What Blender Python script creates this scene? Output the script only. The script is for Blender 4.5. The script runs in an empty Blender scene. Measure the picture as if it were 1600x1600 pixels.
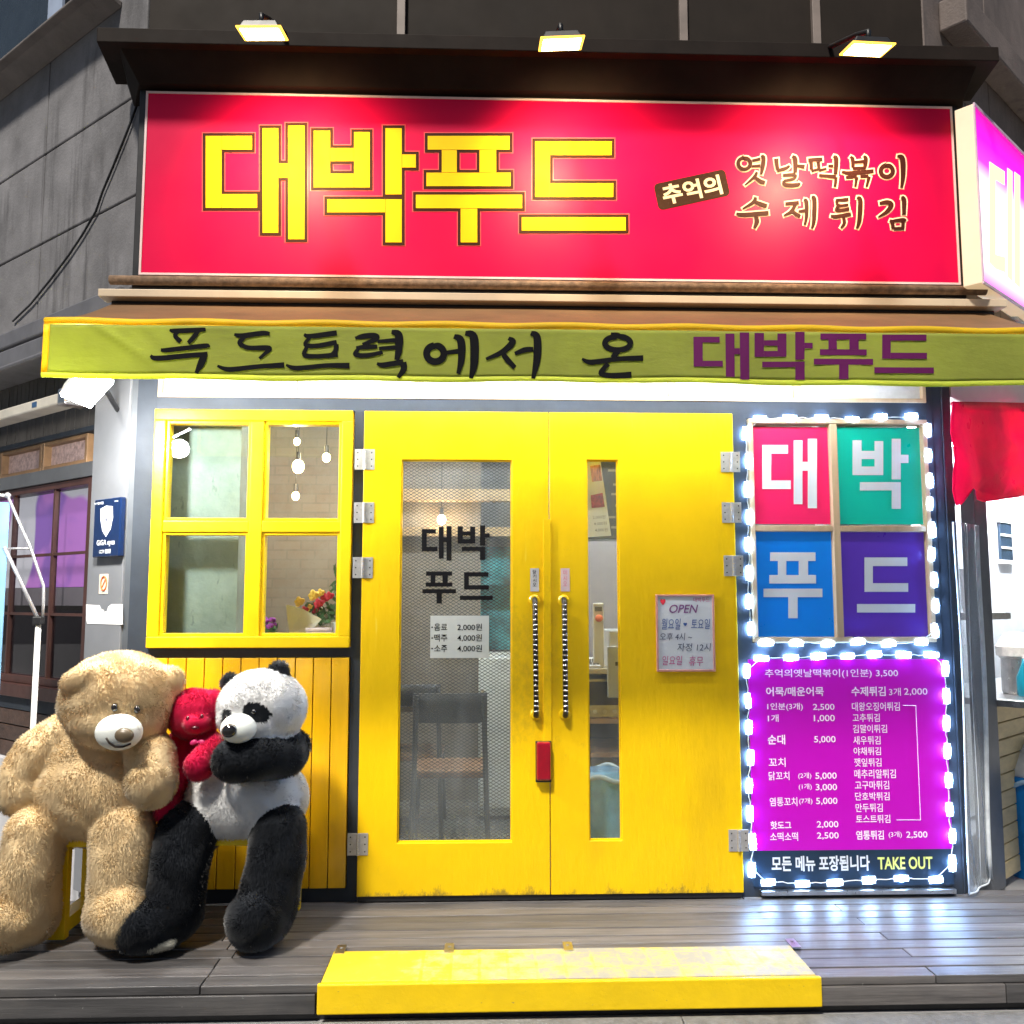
import bpy, bmesh, math, random
import numpy as np
from mathutils import Vector, Matrix, noise as mnoise
from mathutils.bvhtree import BVHTree
random.seed(7); RNG = np.random.default_rng(7)
R = math.radians
S = bpy.context.scene
COL = S.collection

# ------------------------------------------------------------------ camera
F = 1400.0                      # focal length in photo pixels (1600 px frame)
PITCH, YAW = R(5.6), R(2.0)     # looks up a little and to the right a little
CAM = Vector((0.0, -4.2, 1.35))
fw = Vector((math.sin(YAW)*math.cos(PITCH), math.cos(YAW)*math.cos(PITCH), math.sin(PITCH)))
rt = Vector((math.cos(YAW), -math.sin(YAW), 0))
up = rt.cross(fw)
cd = bpy.data.cameras.new('camera'); cam = bpy.data.objects.new('camera', cd); COL.objects.link(cam)
cam.matrix_world = Matrix((rt, up, -fw)).transposed().to_4x4()
cam.location = CAM
cd.sensor_width = 36; cd.lens = 36*F/1600; cd.clip_start = .05; cd.clip_end = 500
S.camera = cam

# ------------------------------------------------------------------ world, street light, exposure
SUN_EL, SUN_AZ = R(55), R(205)        # azimuth clockwise from +Y
W = bpy.data.worlds.new('World'); S.world = W; W.use_nodes = True
nt = W.node_tree; nt.nodes.clear()
sky = nt.nodes.new('ShaderNodeTexSky'); sky.sky_type = 'NISHITA'; sky.sun_disc = False
sky.sun_elevation = SUN_EL; sky.sun_rotation = SUN_AZ
bg = nt.nodes.new('ShaderNodeBackground'); bg.inputs['Strength'].default_value = .030
wo = nt.nodes.new('ShaderNodeOutputWorld')
nt.links.new(sky.outputs[0], bg.inputs[0]); nt.links.new(bg.outputs[0], wo.inputs[0])
sd = bpy.data.lights.new('sun', 'SUN'); sd.energy = 3.1; sd.angle = R(6); sd.color = (1, .93, .82)
sun = bpy.data.objects.new('sun', sd); COL.objects.link(sun)
sv = Vector((math.sin(SUN_AZ)*math.cos(SUN_EL), math.cos(SUN_AZ)*math.cos(SUN_EL), math.sin(SUN_EL)))
sun.rotation_euler = sv.to_track_quat('Z', 'Y').to_euler()
S.view_settings.view_transform = 'Standard'; S.view_settings.look = 'None'
S.view_settings.exposure = 0.72; S.view_settings.gamma = 1
S.cycles.use_denoising = True
S.cycles.max_bounces = 8; S.cycles.transparent_max_bounces = 12
S.cycles.sample_clamp_indirect = 6

# ------------------------------------------------------------------ pixel <-> plane helpers
def ray(u, v):
    return (fw + rt*((u-800)/F) + up*((800-v)/F)).normalized()
class Plane:
    def __init__(s, o, right, n):
        s.o = Vector(o); s.r = Vector(right).normalized(); s.n = Vector(n).normalized(); s.u = Vector((0, 0, 1))
    def hit(s, u, v, off=0):
        d = ray(u, v); o = s.o + s.n*off
        return CAM + d*((o-CAM).dot(s.n)/d.dot(s.n))
    def sz(s, u, v, off=0):
        p = s.hit(u, v, off); return (p-s.o).dot(s.r), p.z
    def pt(s, a, z, off=0):
        p = s.o + s.r*a + s.n*off; return Vector((p.x, p.y, z))
def FP(Y=0.0): return Plane((0, Y, 0), (1, 0, 0), (0, -1, 0))
def at(u, v, Y=0.0): return FP(Y).hit(u, v)
def dep(Y): return 4.2 + Y
def pm(px, Y=0.0): return px*dep(Y)/F
XL = at(200, 740).x; XR = at(1489, 1000).x
aL, aR = R(50), R(48.6)
LW = Plane((XL, 0, 0), (-math.sin(aL), math.cos(aL), 0), (-math.cos(aL), -math.sin(aL), 0))   # right axis runs away from the corner
RW = Plane((XR, 0, 0), (math.sin(aR), math.cos(aR), 0), (math.cos(aR), -math.sin(aR), 0))

# ------------------------------------------------------------------ materials
def lin(c):
    return tuple(((x/255)/12.92 if x/255 <= .04045 else ((x/255+.055)/1.055)**2.4) for x in c)
def mix_col(nt, fac, a, b):
    m = nt.nodes.new('ShaderNodeMix'); m.data_type = 'RGBA'
    for sock, val in ((m.inputs[0], fac), (m.inputs[6], a), (m.inputs[7], b)):
        if hasattr(val, 'is_output') or isinstance(val, bpy.types.NodeSocket): nt.links.new(val, sock)
        else: sock.default_value = val if not isinstance(val, tuple) else (*val[:3], 1)
    return m.outputs[2]
def ramp(nt, sock, p0, p1, c0=(0, 0, 0), c1=(1, 1, 1)):
    r = nt.nodes.new('ShaderNodeValToRGB'); nt.links.new(sock, r.inputs[0])
    r.color_ramp.elements[0].position = p0; r.color_ramp.elements[1].position = p1
    r.color_ramp.elements[0].color = (*c0, 1); r.color_ramp.elements[1].color = (*c1, 1)
    return r.outputs[0]
def noise_tex(nt, scale, detail=6, stretch=(1, 1, 1), rough=.6, pos=None):
    g = nt.nodes.new('ShaderNodeNewGeometry'); mp = nt.nodes.new('ShaderNodeMapping')
    mp.inputs['Scale'].default_value = stretch
    nt.links.new(pos or g.outputs['Position'], mp.inputs[0])
    n = nt.nodes.new('ShaderNodeTexNoise'); n.inputs['Scale'].default_value = scale
    n.inputs['Detail'].default_value = detail; n.inputs['Roughness'].default_value = rough
    nt.links.new(mp.outputs[0], n.inputs['Vector'])
    return n.outputs['Fac']
def M(name, col, rough=.55, metal=0, var=.18, scale=6, stretch=(1, 1, 1), bump=.0, bscale=60, coat=0, spec=.5,
      dirt=0, dirtcol=(.03, .025, .02), emis=None, estr=0, bstretch=None):
    m = bpy.data.materials.new(name); m.use_nodes = True; nt = m.node_tree
    b = nt.nodes['Principled BSDF']
    n = noise_tex(nt, scale, stretch=stretch)
    c0 = tuple(max(0, x*(1-var)) for x in col); c1 = tuple(min(1, x*(1+var)) for x in col)
    c = mix_col(nt, ramp(nt, n, .3, .7), c0, c1)
    if dirt:
        d = noise_tex(nt, scale*.6, 9, (stretch[0], stretch[1], stretch[2]*.35), .7)
        c = mix_col(nt, ramp(nt, d, .56, .72, (0, 0, 0), (dirt,)*3), c, dirtcol)
    nt.links.new(c, b.inputs['Base Color'])
    b.inputs['Metallic'].default_value = metal
    b.inputs['Specular IOR Level'].default_value = spec
    rr = nt.nodes.new('ShaderNodeMapRange'); nt.links.new(noise_tex(nt, scale*2.3), rr.inputs[0])
    rr.inputs[3].default_value = max(.03, rough-.1); rr.inputs[4].default_value = min(1, rough+.12)
    nt.links.new(rr.outputs[0], b.inputs['Roughness'])
    if coat: b.inputs['Coat Weight'].default_value = coat; b.inputs['Coat Roughness'].default_value = .12
    if bump:
        bp = nt.nodes.new('ShaderNodeBump'); bp.inputs['Strength'].default_value = bump; bp.inputs['Distance'].default_value = .01
        nt.links.new(noise_tex(nt, bscale, stretch=bstretch or stretch), bp.inputs['Height']); nt.links.new(bp.outputs[0], b.inputs['Normal'])
    if emis:
        b.inputs['Emission Color'].default_value = (*emis, 1); b.inputs['Emission Strength'].default_value = estr
    return m
def glass(name, tint=(.9, .95, .95), rough=.02, ior=1.5, milky=0.0):
    m = bpy.data.materials.new(name); m.use_nodes = True; nt = m.node_tree; nt.nodes.clear()
    o = nt.nodes.new('ShaderNodeOutputMaterial'); t = nt.nodes.new('ShaderNodeBsdfTransparent'); t.inputs[0].default_value = (*tint, 1)
    g = nt.nodes.new('ShaderNodeBsdfGlossy'); g.inputs['Roughness'].default_value = rough
    f = nt.nodes.new('ShaderNodeFresnel'); f.inputs[0].default_value = ior
    base = t.outputs[0]
    if milky:
        d = nt.nodes.new('ShaderNodeBsdfDiffuse'); d.inputs[0].default_value = (.8, .85, .9, 1)
        mm = nt.nodes.new('ShaderNodeMixShader')
        nt.links.new(ramp(nt, noise_tex(nt, 9, 6, (1, 1, .25)), .35, .75, (milky*.3,)*3, (milky,)*3), mm.inputs[0])
        nt.links.new(t.outputs[0], mm.inputs[1]); nt.links.new(d.outputs[0], mm.inputs[2]); base = mm.outputs[0]
    gm = nt.nodes.new('ShaderNodeNewGeometry'); k = nt.nodes.new('ShaderNodeMath'); k.operation = 'MULTIPLY_ADD'
    k.inputs[1].default_value = -1; k.inputs[2].default_value = 1; nt.links.new(gm.outputs['Backfacing'], k.inputs[0])
    k2 = nt.nodes.new('ShaderNodeMath'); k2.operation = 'MULTIPLY'; nt.links.new(f.outputs[0], k2.inputs[0]); nt.links.new(k.outputs[0], k2.inputs[1])
    x = nt.nodes.new('ShaderNodeMixShader'); nt.links.new(k2.outputs[0], x.inputs[0])
    nt.links.new(base, x.inputs[1]); nt.links.new(g.outputs[0], x.inputs[2]); nt.links.new(x.outputs[0], o.inputs[0])
    return m
def emit(name, col, strength):
    m = bpy.data.materials.new(name); m.use_nodes = True; nt = m.node_tree; nt.nodes.clear()
    o = nt.nodes.new('ShaderNodeOutputMaterial'); e = nt.nodes.new('ShaderNodeEmission')
    e.inputs[0].default_value = (*col, 1); e.inputs[1].default_value = strength
    nt.links.new(e.outputs[0], o.inputs[0]); return m

YELLOW = M('yellow_paint', (.86, .55, .002), .36, spec=.3, var=.07, scale=2.5, bump=.12, bscale=14, bstretch=(2, 1, .5), dirt=.4, dirtcol=(.55, .33, .01), coat=.08)
def door_paint():
    nt = YELLOW.node_tree; b = nt.nodes['Principled BSDF']; c = b.inputs['Base Color'].links[0].from_socket
    g = nt.nodes.new('ShaderNodeNewGeometry'); sp = nt.nodes.new('ShaderNodeSeparateXYZ'); nt.links.new(g.outputs[0], sp.inputs[0])
    h = nt.nodes.new('ShaderNodeMapRange'); nt.links.new(sp.outputs[2], h.inputs[0]); h.inputs[1].default_value = .0; h.inputs[2].default_value = .11; h.inputs[3].default_value = .40; h.inputs[4].default_value = 0
    n = noise_tex(nt, 9, 10, (1.6, 1, .8), .75); a = nt.nodes.new('ShaderNodeMath'); a.operation = 'ADD'; nt.links.new(n, a.inputs[0]); nt.links.new(h.outputs[0], a.inputs[1])
    c = mix_col(nt, ramp(nt, a.outputs[0], .72, .86, (0, 0, 0), (.75,)*3), c, (.16, .11, .03))          # grime near the ground
    n = noise_tex(nt, 3.5, 12, (1, 1, .9), .85)
    c = mix_col(nt, ramp(nt, n, .68, .74, (0, 0, 0), (.5,)*3), c, (.62, .36, .01))                     # thin older coat
    n = noise_tex(nt, 26, 3, (1, 1, .12), .5)
    c = mix_col(nt, ramp(nt, n, .72, .76, (0, 0, 0), (.35,)*3), c, (.95, .78, .10))                    # brush streaks
    v = nt.nodes.new('ShaderNodeVectorMath'); v.operation = 'SUBTRACT'; nt.links.new(g.outputs[0], v.inputs[0]); v.inputs[1].default_value = (.17, 0, 1.0)
    v2 = nt.nodes.new('ShaderNodeVectorMath'); v2.operation = 'MULTIPLY'; nt.links.new(v.outputs[0], v2.inputs[0]); v2.inputs[1].default_value = (3.2, 0, 1.5)
    ln = nt.nodes.new('ShaderNodeVectorMath'); ln.operation = 'LENGTH'; nt.links.new(v2.outputs[0], ln.inputs[0])
    q = nt.nodes.new('ShaderNodeMapRange'); nt.links.new(ln.outputs['Value'], q.inputs[0]); q.inputs[1].default_value = .25; q.inputs[2].default_value = 1.1; q.inputs[3].default_value = .20; q.inputs[4].default_value = 0
    a2 = nt.nodes.new('ShaderNodeMath'); a2.operation = 'ADD'; nt.links.new(noise_tex(nt, 12, 10, (1, 1, .7), .8), a2.inputs[0]); nt.links.new(q.outputs[0], a2.inputs[1])
    c = mix_col(nt, ramp(nt, a2.outputs[0], .62, .82, (0, 0, 0), (.45,)*3), c, (.40, .26, .02))        # handling marks
    nt.links.new(c, b.inputs['Base Color'])
    bp = nt.nodes['Bump']; bp.inputs['Strength'].default_value = .3
door_paint()
YEL2 = M('yellow_frame_paint', (.86, .57, .003), .38, spec=.3, var=.06, scale=5, bump=.1, bscale=30, coat=.2)
ORANGE = M('ochre_board_paint', (.82, .46, .005), .3, var=.16, scale=3.5, stretch=(2, 1, .5), bump=.15, bscale=25, bstretch=(2, 1, .3), coat=.5)
NAVY = M('charcoal_navy_paint', (.028, .036, .050), .6, spec=.3, var=.2, scale=5, bump=.08, bscale=40, dirt=.25, dirtcol=(.07, .075, .08))
PILLAR = M('grey_pillar_paint', (.17, .18, .20), .45, var=.1, scale=4, dirt=.2, dirtcol=(.1, .1, .1))
BLACK = M('black_metal', (.012, .012, .014), .4, var=.3, scale=8)
BROWN = M('bronze_cladding', (.020, .015, .012), .6, var=.2, scale=3, spec=.12, dirt=.3, dirtcol=(.035, .027, .022))
CORN = M('dark_cornice', (.016, .011, .009), .65, var=.3, scale=4, spec=.12)
CREAM = M('cream_wood', (.55, .40, .25), .5, var=.18, scale=12, stretch=(1, 1, .15), bump=.05, bscale=60)
STEEL = M('brushed_steel', (.62, .61, .60), .3, 1, var=.15, scale=20, dirt=.3, dirtcol=(.3, .27, .22))
CHROME = M('chrome', (.8, .8, .82), .12, 1, var=.05)
HINGE = M('hinge_metal', (.55, .54, .54), .38, .6, var=.15, scale=40, dirt=.35, dirtcol=(.32, .25, .14))
WHITE = M('white_plastic', (.75, .75, .74), .4, var=.06)
PAPER = M('paper', (.78, .80, .80), .7, var=.05, scale=5)
GLASS = glass('window_glass')
DGLASS = glass('door_glass', (.86, .9, .9), .015, 1.5, .09)
VINYL = glass('clear_vinyl', (.92, .95, .98), .12, 1.25, .35)
VINHEM = M('vinyl_hem', (.75, .8, .88), .3, var=.2, scale=15)
LAMPW = emit('warm_lamp_face', (1, .82, .52), 24)
AMBER = emit('amber_lamp_halo', (1, .50, .06), 2.2)  # halo around the lamp face, painted as an emissive edge
LAMPC = emit('cool_lamp_face', (.95, .98, 1), 60)
TUBE = emit('fluorescent_tube', (.92, .96, 1), 75)
LED = emit('led_lens', (.34, .58, 1), 75)
BULB = emit('bulb_glow', (1, .62, .25), 40)

# ------------------------------------------------------------------ mesh building
class MB:
    def __init__(s): s.v = []; s.f = []; s.m = []
    def add(s, vs, fs, mi=0):
        b = len(s.v); s.v += [tuple(x) for x in vs]; s.f += [tuple(i+b for i in f) for f in fs]; s.m += [mi]*len(fs)
        return s
    def box(s, x0, x1, y0, y1, z0, z1, mi=0):
        x0, x1 = min(x0, x1), max(x0, x1); y0, y1 = min(y0, y1), max(y0, y1); z0, z1 = min(z0, z1), max(z0, z1)
        v = [(x, y, z) for z in (z0, z1) for y in (y0, y1) for x in (x0, x1)]
        return s.add(v, [(0, 2, 3, 1), (4, 5, 7, 6), (0, 1, 5, 4), (2, 6, 7, 3), (0, 4, 6, 2), (1, 3, 7, 5)], mi)
    def hexa(s, lo, hi, mi=0):          # two quads (4 pts each), lower and upper
        return s.add(list(lo)+list(hi), [(3, 2, 1, 0), (4, 5, 6, 7), (0, 1, 5, 4), (1, 2, 6, 5), (2, 3, 7, 6), (3, 0, 4, 7)], mi)
    def pbox(s, P, a0, a1, z0, z1, o0, o1, mi=0):      # box on a plane: along, height, outward offset
        a0, a1 = min(a0, a1), max(a0, a1); o0, o1 = min(o0, o1), max(o0, o1); z0, z1 = min(z0, z1), max(z0, z1)
        q = lambda z: [P.pt(a0, z, o1), P.pt(a1, z, o1), P.pt(a1, z, o0), P.pt(a0, z, o0)]
        if P.r.cross(P.u).dot(P.n) < 0: q = lambda z: [P.pt(a1, z, o1), P.pt(a0, z, o1), P.pt(a0, z, o0), P.pt(a1, z, o0)]
        return s.hexa(q(z0), q(z1), mi)
    def poly(s, pts, n, th=0, mi=0):    # polygon, extruded back along -n
        k = len(pts); pts = [Vector(p) for p in pts]
        if th == 0: return s.add(pts, [tuple(range(k))], mi)
        back = [p - Vector(n)*th for p in pts]
        return s.add(pts+back, [tuple(range(k)), tuple(range(2*k-1, k-1, -1))]+[(i, i+k, (i+1) % k+k, (i+1) % k) for i in range(k)], mi)
    def tube(s, path, r, seg=10, mi=0, cap=True):
        path = [Vector(p) for p in path]; n = len(path); rs = r if isinstance(r, (list, tuple)) else [r]*n
        vs = []; prev = None
        for i, p in enumerate(path):
            t = (path[min(i+1, n-1)]-path[max(i-1, 0)]).normalized()
            if prev is None:
                a = t.orthogonal().normalized()
            else:
                a = (prev - t*prev.dot(t)).normalized()
            prev = a; b = t.cross(a)
            for k in range(seg):
                w = 2*math.pi*k/seg; vs.append(p + (a*math.cos(w)+b*math.sin(w))*rs[i])
        fs = [(i*seg+k, i*seg+(k+1) % seg, (i+1)*seg+(k+1) % seg, (i+1)*seg+k) for i in range(n-1) for k in range(seg)]
        if cap: fs += [tuple(range(seg-1, -1, -1)), tuple(range((n-1)*seg, n*seg))]
        return s.add(vs, fs, mi)
    def ell(s, c, r, rot=None, seg=20, ring=12, mi=0):
        c = Vector(c); vs = [Vector((0, 0, r[2]))]
        for i in range(1, ring):
            th = math.pi*i/ring
            for k in range(seg):
                ph = 2*math.pi*k/seg
                vs.append(Vector((r[0]*math.sin(th)*math.cos(ph), r[1]*math.sin(th)*math.sin(ph), r[2]*math.cos(th))))
        vs.append(Vector((0, 0, -r[2])))
        if rot is not None: vs = [rot @ v for v in vs]
        vs = [v+c for v in vs]
        fs = [(0, 1+k, 1+(k+1) % seg) for k in range(seg)]
        for i in range(ring-2):
            for k in range(seg):
                a = 1+i*seg+k; b = 1+i*seg+(k+1) % seg; fs.append((a, a+seg, b+seg, b))
        e = len(vs)-1; o = 1+(ring-2)*seg
        fs += [(o+k, e, o+(k+1) % seg) for k in range(seg)]
        return s.add(vs, fs, mi)
    def lathe(s, c, prof, seg=24, mi=0):   # prof: (r, z) from bottom to top
        c = Vector(c); vs = [c+Vector((r*math.cos(2*math.pi*k/seg), r*math.sin(2*math.pi*k/seg), z)) for r, z in prof for k in range(seg)]
        n = len(prof)
        fs = [(i*seg+k, i*seg+(k+1) % seg, (i+1)*seg+(k+1) % seg, (i+1)*seg+k) for i in range(n-1) for k in range(seg)]
        fs += [tuple(range(seg-1, -1, -1)), tuple(range((n-1)*seg, n*seg))]
        return s.add(vs, fs, mi)
    def build(s, name, mats, parent=None, loc=None, bevel=0, smooth=False, kind=None):
        if not isinstance(mats, (list, tuple)): mats = [mats]
        org = Vector(loc) if loc is not None else (Vector(parent['org']) if parent is not None and 'org' in parent else Vector((0, 0, 0)))
        me = bpy.data.meshes.new(name)
        me.from_pydata([(x-org.x, y-org.y, z-org.z) for x, y, z in s.v], [], s.f)
        for m in mats: me.materials.append(m)
        me.polygons.foreach_set('material_index', s.m)
        if smooth: me.polygons.foreach_set('use_smooth', [True]*len(me.polygons))
        me.update()
        o = bpy.data.objects.new(name, me); COL.objects.link(o)
        o['org'] = tuple(org)
        if parent is not None: o.parent = parent
        else: o.location = org
        if bevel:
            b = o.modifiers.new('bevel', 'BEVEL'); b.width = bevel; b.segments = 2; b.limit_method = 'ANGLE'; b.angle_limit = R(40)
            b.harden_normals = False
        if kind: o['kind'] = kind
        return o
def thing(name, label, cat, loc, group=None):
    o = bpy.data.objects.new(name, None); COL.objects.link(o); o.location = loc; o.empty_display_size = .1
    o['org'] = tuple(loc); tag(o, label, cat, group); return o
def tag(o, label, cat, group=None):
    o['label'] = label; o['category'] = cat
    if group: o['group'] = group
    return o

# ------------------------------------------------------------------ writing
_tc = {}
def text_geo(s, bold=0.0):
    key = (s, bold)
    if key in _tc: return _tc[key]
    c = bpy.data.curves.new('t', 'FONT'); c.body = s; c.offset = bold; c.resolution_u = 3; c.fill_mode = 'FRONT'
    o = bpy.data.objects.new('t', c); COL.objects.link(o)
    dg = bpy.context.evaluated_depsgraph_get()
    me = bpy.data.meshes.new_from_object(o.evaluated_get(dg))
    v = np.empty(len(me.vertices)*3, np.float32); me.vertices.foreach_get('co', v); v = v.reshape(-1, 3)[:, :2]
    f = [tuple(p.vertices) for p in me.polygons]
    sgn = 1
    if me.polygons and me.polygons[0].normal.z < 0: f = [t[::-1] for t in f]
    lo, hi = v.min(0), v.max(0); v = (v-lo)/(hi-lo)
    bpy.data.objects.remove(o); bpy.data.curves.remove(c); bpy.data.meshes.remove(me)
    _tc[key] = (v, f); return _tc[key]
def put_text(mb, s, P, box, mi=0, off=.003, bold=0.0, shear=0.0, rot=0.0):
    u0, v0, u1, v1 = box; um, vm = (u0+u1)/2, (v0+v1)/2
    v, f = text_geo(s, bold)
    a0 = P.sz(u0, vm, off)[0]; a1 = P.sz(u1, vm, off)[0]; zt = P.sz(um, v0, off)[1]; zb = P.sz(um, v1, off)[1]
    ca, cz = (a0+a1)/2, (zt+zb)/2; w, h = a1-a0, zt-zb; out = []
    for x, y in v:
        dx, dy = (x-.5)*w+shear*(y-.5)*h, (y-.5)*h
        if rot: dx, dy = dx*math.cos(rot)-dy*math.sin(rot), dx*math.sin(rot)+dy*math.cos(rot)
        out.append(P.pt(ca+dx, cz+dy, off))
    if (a1 < a0): f = [t[::-1] for t in f]
    mb.add(out, f, mi)
BL = {'대': [(321, 212, 346.5, 325), (346.5, 212, 394, 234), (346.5, 303, 402, 325), (410, 200, 435, 364), (435, 255, 450, 278), (450, 196, 476, 374)],
      '박': [(490, 204, 516, 293), (553, 206, 578, 293), (516, 231, 553, 252), (516, 271, 553, 293), (602, 200, 628, 304), (628, 241, 650, 262), (511, 311, 602, 332), (602, 311, 628, 379)],
      '푸': [(668, 212, 796.5, 234), (690, 234, 714, 269.5), (749, 234, 775.5, 269.5), (666, 269.5, 798, 291), (649.5, 304, 816, 325.5), (719.5, 325.5, 746, 379)],
      '드': [(836, 220.5, 859.5, 308), (859.5, 220.5, 956, 242.5), (859.5, 286, 958.5, 308), (815, 339, 978, 360.5)]}
def block(mb, ch, hitf, box=None, mi=0, grow=0.0, n=1):
    rs = BL[ch]
    bx = (min(r[0] for r in rs), min(r[1] for r in rs), max(r[2] for r in rs), max(r[3] for r in rs))
    tb = box or bx
    fx = lambda u: tb[0]+(u-bx[0])/(bx[2]-bx[0])*(tb[2]-tb[0]); fy = lambda v: tb[1]+(v-bx[1])/(bx[3]-bx[1])*(tb[3]-tb[1])
    for i, (a, b, c, d) in enumerate(rs):
        a, b, c, d = fx(a)-grow, fy(b)-grow, fx(c)+grow, fy(d)+grow
        e = i*.00015
        mb.add([hitf(a, d, e), hitf(c, d, e), hitf(c, b, e), hitf(a, b, e)], [(0, 1, 2, 3)], mi)
def brush(mb, strokes, hitf, sc, ox, oy, mi=0, grow=0.0, base=0):
    for i, st in enumerate(strokes):
        pts = [(x/sc+ox, y/sc+oy, w/sc) for x, y, w in st]
        dense = []
        n = len(pts)
        for k in range(n-1):
            p0, p1, p2, p3 = pts[max(k-1, 0)], pts[k], pts[k+1], pts[min(k+2, n-1)]
            for q in range(6):
                t = q/6
                dense.append(tuple(.5*((2*p1[j])+(-p0[j]+p2[j])*t+(2*p0[j]-5*p1[j]+4*p2[j]-p3[j])*t*t+(-p0[j]+3*p1[j]-3*p2[j]+p3[j])*t**3) for j in range(3)))
        dense.append(pts[-1])
        L, Rr = [], []
        for k, (x, y, w) in enumerate(dense):
            xa, ya, _ = dense[max(k-1, 0)]; xb, yb, _ = dense[min(k+1, len(dense)-1)]
            tx, ty = xb-xa, yb-ya; l = math.hypot(tx, ty) or 1; tx /= l; ty /= l
            h = max(w, .3)/2+grow
            ex = -grow if k == 0 else (grow if k == len(dense)-1 else 0)
            L.append((x+tx*ex-ty*h, y+ty*ex+tx*h)); Rr.append((x+tx*ex+ty*h, y+ty*ex-tx*h))
        e = (base+i)*.00012
        vs = [hitf(a, b, e) for a, b in L]+[hitf(a, b, e) for a, b in Rr]; m = len(L)
        mb.add(vs, [(k, k+1, m+k+1, m+k) for k in range(m-1)], mi)
def ring(cx, cy, rx, ry, w, a0=-100, a1=262):
    return [(cx+rx*math.cos(R(a)), cy+ry*math.sin(R(a)), w*(1 if k else .6)) for k, a in enumerate(np.linspace(a0, a1, 13))]

# ================================================================== SETTING
def wood_mat(name, c0, c1, plank, rough=.5, dirt=.4):
    m = bpy.data.materials.new(name); m.use_nodes = True; nt = m.node_tree; b = nt.nodes['Principled BSDF']
    n = noise_tex(nt, 9, 9, (.25, 4, 4), .65)
    c = mix_col(nt, ramp(nt, n, .32, .7), c0, c1)
    oi = nt.nodes.new('ShaderNodeAttribute'); oi.attribute_name = 'tone'
    c2 = mix_col(nt, oi.outputs['Fac'], (.55, .55, .55), (1.25, 1.2, 1.15))
    mu = nt.nodes.new('ShaderNodeMix'); mu.data_type = 'RGBA'; mu.blend_type = 'MULTIPLY'; mu.inputs[0].default_value = 1
    nt.links.new(c, mu.inputs[6]); nt.links.new(c2, mu.inputs[7])
    c = mix_col(nt, ramp(nt, noise_tex(nt, 2.2, 8, (.7, 1.4, 1)), .52, .75, (0, 0, 0), (dirt,)*3), mu.outputs[2], (.20, .18, .16))
    c = mix_col(nt, ramp(nt, noise_tex(nt, 55, 2, (1, 1, 1)), .74, .78, (0, 0, 0), (.5,)*3), c, (.4, .4, .38))
    nt.links.new(c, b.inputs['Base Color'])
    rr = nt.nodes.new('ShaderNodeMapRange'); nt.links.new(noise_tex(nt, 5, 6, (.5, 2, 1)), rr.inputs[0]); rr.inputs[3].default_value = rough-.22; rr.inputs[4].default_value = rough+.2
    nt.links.new(rr.outputs[0], b.inputs['Roughness'])
    bp = nt.nodes.new('ShaderNodeBump'); bp.inputs['Strength'].default_value = .35; bp.inputs['Distance'].default_value = .006
    nt.links.new(noise_tex(nt, 14, 8, (.2, 6, 6)), bp.inputs['Height']); nt.links.new(bp.outputs[0], b.inputs['Normal'])
    return m
DECK = wood_mat('weathered_deck', (.066, .064, .067), (.160, .155, .158), True, .45)
def tone(o):
    me = o.data; a = me.attributes.new('tone', 'FLOAT', 'FACE')
    # one random tone per separate board: 6 faces each
    vals = np.repeat(RNG.random(len(me.polygons)//6+1), 6)[:len(me.polygons)]
    a.data.foreach_set('value', vals.astype(np.float32))
ASPH = M('asphalt', (.055, .055, .058), .8, var=.35, scale=30, bump=.5, bscale=160)
KERB = M('granite_kerb', (.15, .148, .145), .7, var=.25, scale=25, bump=.3, bscale=120, dirt=.5, dirtcol=(.07, .065, .06))
PAVE = M('pale_paving', (.30, .30, .31), .7, var=.15, scale=7, bump=.2, bscale=80, dirt=.3, dirtcol=(.15, .14, .13))

MB().box(-150, 150, -150, 150, -.40, -.30).build('street', ASPH, kind='structure')
MB().box(-30, 30, -.915, 30, -.29, -.13).build('pavement', PAVE, kind='structure')
k = MB()
for x0, x1 in ((-6, -3.1), (-3.095, -1.45), (-1.445, .705), (.71, 2.9), (2.905, 6)):
    y0, y1 = -1.10, -.92
    pr = [(y0, -.29), (y0, -.145), (y0+.012, -.118), (y0+.035, -.108), (y1, -.105), (y1, -.29)]
    n = len(pr); vs = [(x0, y, z) for y, z in pr]+[(x1, y, z) for y, z in pr]
    k.add(vs, [tuple(range(n)), tuple(range(2*n-1, n-1, -1))]+[(i, i+n, (i+1) % n+n, (i+1) % n) for i in range(n)])
k.build('kerb', KERB, kind='structure')
DE = -.875          # front edge of the deck
d = MB(); nb = 11; y = .06; bw = (y-DE)/nb
xa, xb = -3.2, 4.0
hx0, hx1 = at(508, 1500, -.8).x, at(1262, 1500, -.8).x      # opening of the hatch
hy = at(850, 1487, 0).y
d0 = CAM + ray(850, 1487)*(-1.35/ray(850, 1487).z); hy = d0.y
for i in range(nb):
    y1 = y-bw*i; y0 = y1-bw+.006
    cuts = [xa, -.98 + .05*math.sin(i*2.1), xb] if i % 2 else [xa, -2.4, -.98, 1.55+.1*math.sin(i*3.3), xb]
    if y1 > .05: cuts = [xa, -1.0, 1.2, xb]
    segs = list(zip(cuts[:-1], cuts[1:]))
    for s0, s1 in segs:
        if y0 < hy-.02:                                       # boards stop at the hatch
            for q0, q1 in ((s0, min(s1, hx0-.004)), (max(s0, hx1+.004), s1)):
                if q1-q0 > .05: d.box(q0+.002, q1-.002, y0, y1, -.03, random.uniform(-.0015, .0015))
        else:
            d.box(s0+.002, s1-.002, y0, y1, -.03, random.uniform(-.0015, .0015))
nb_before = len(d.f)
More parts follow.
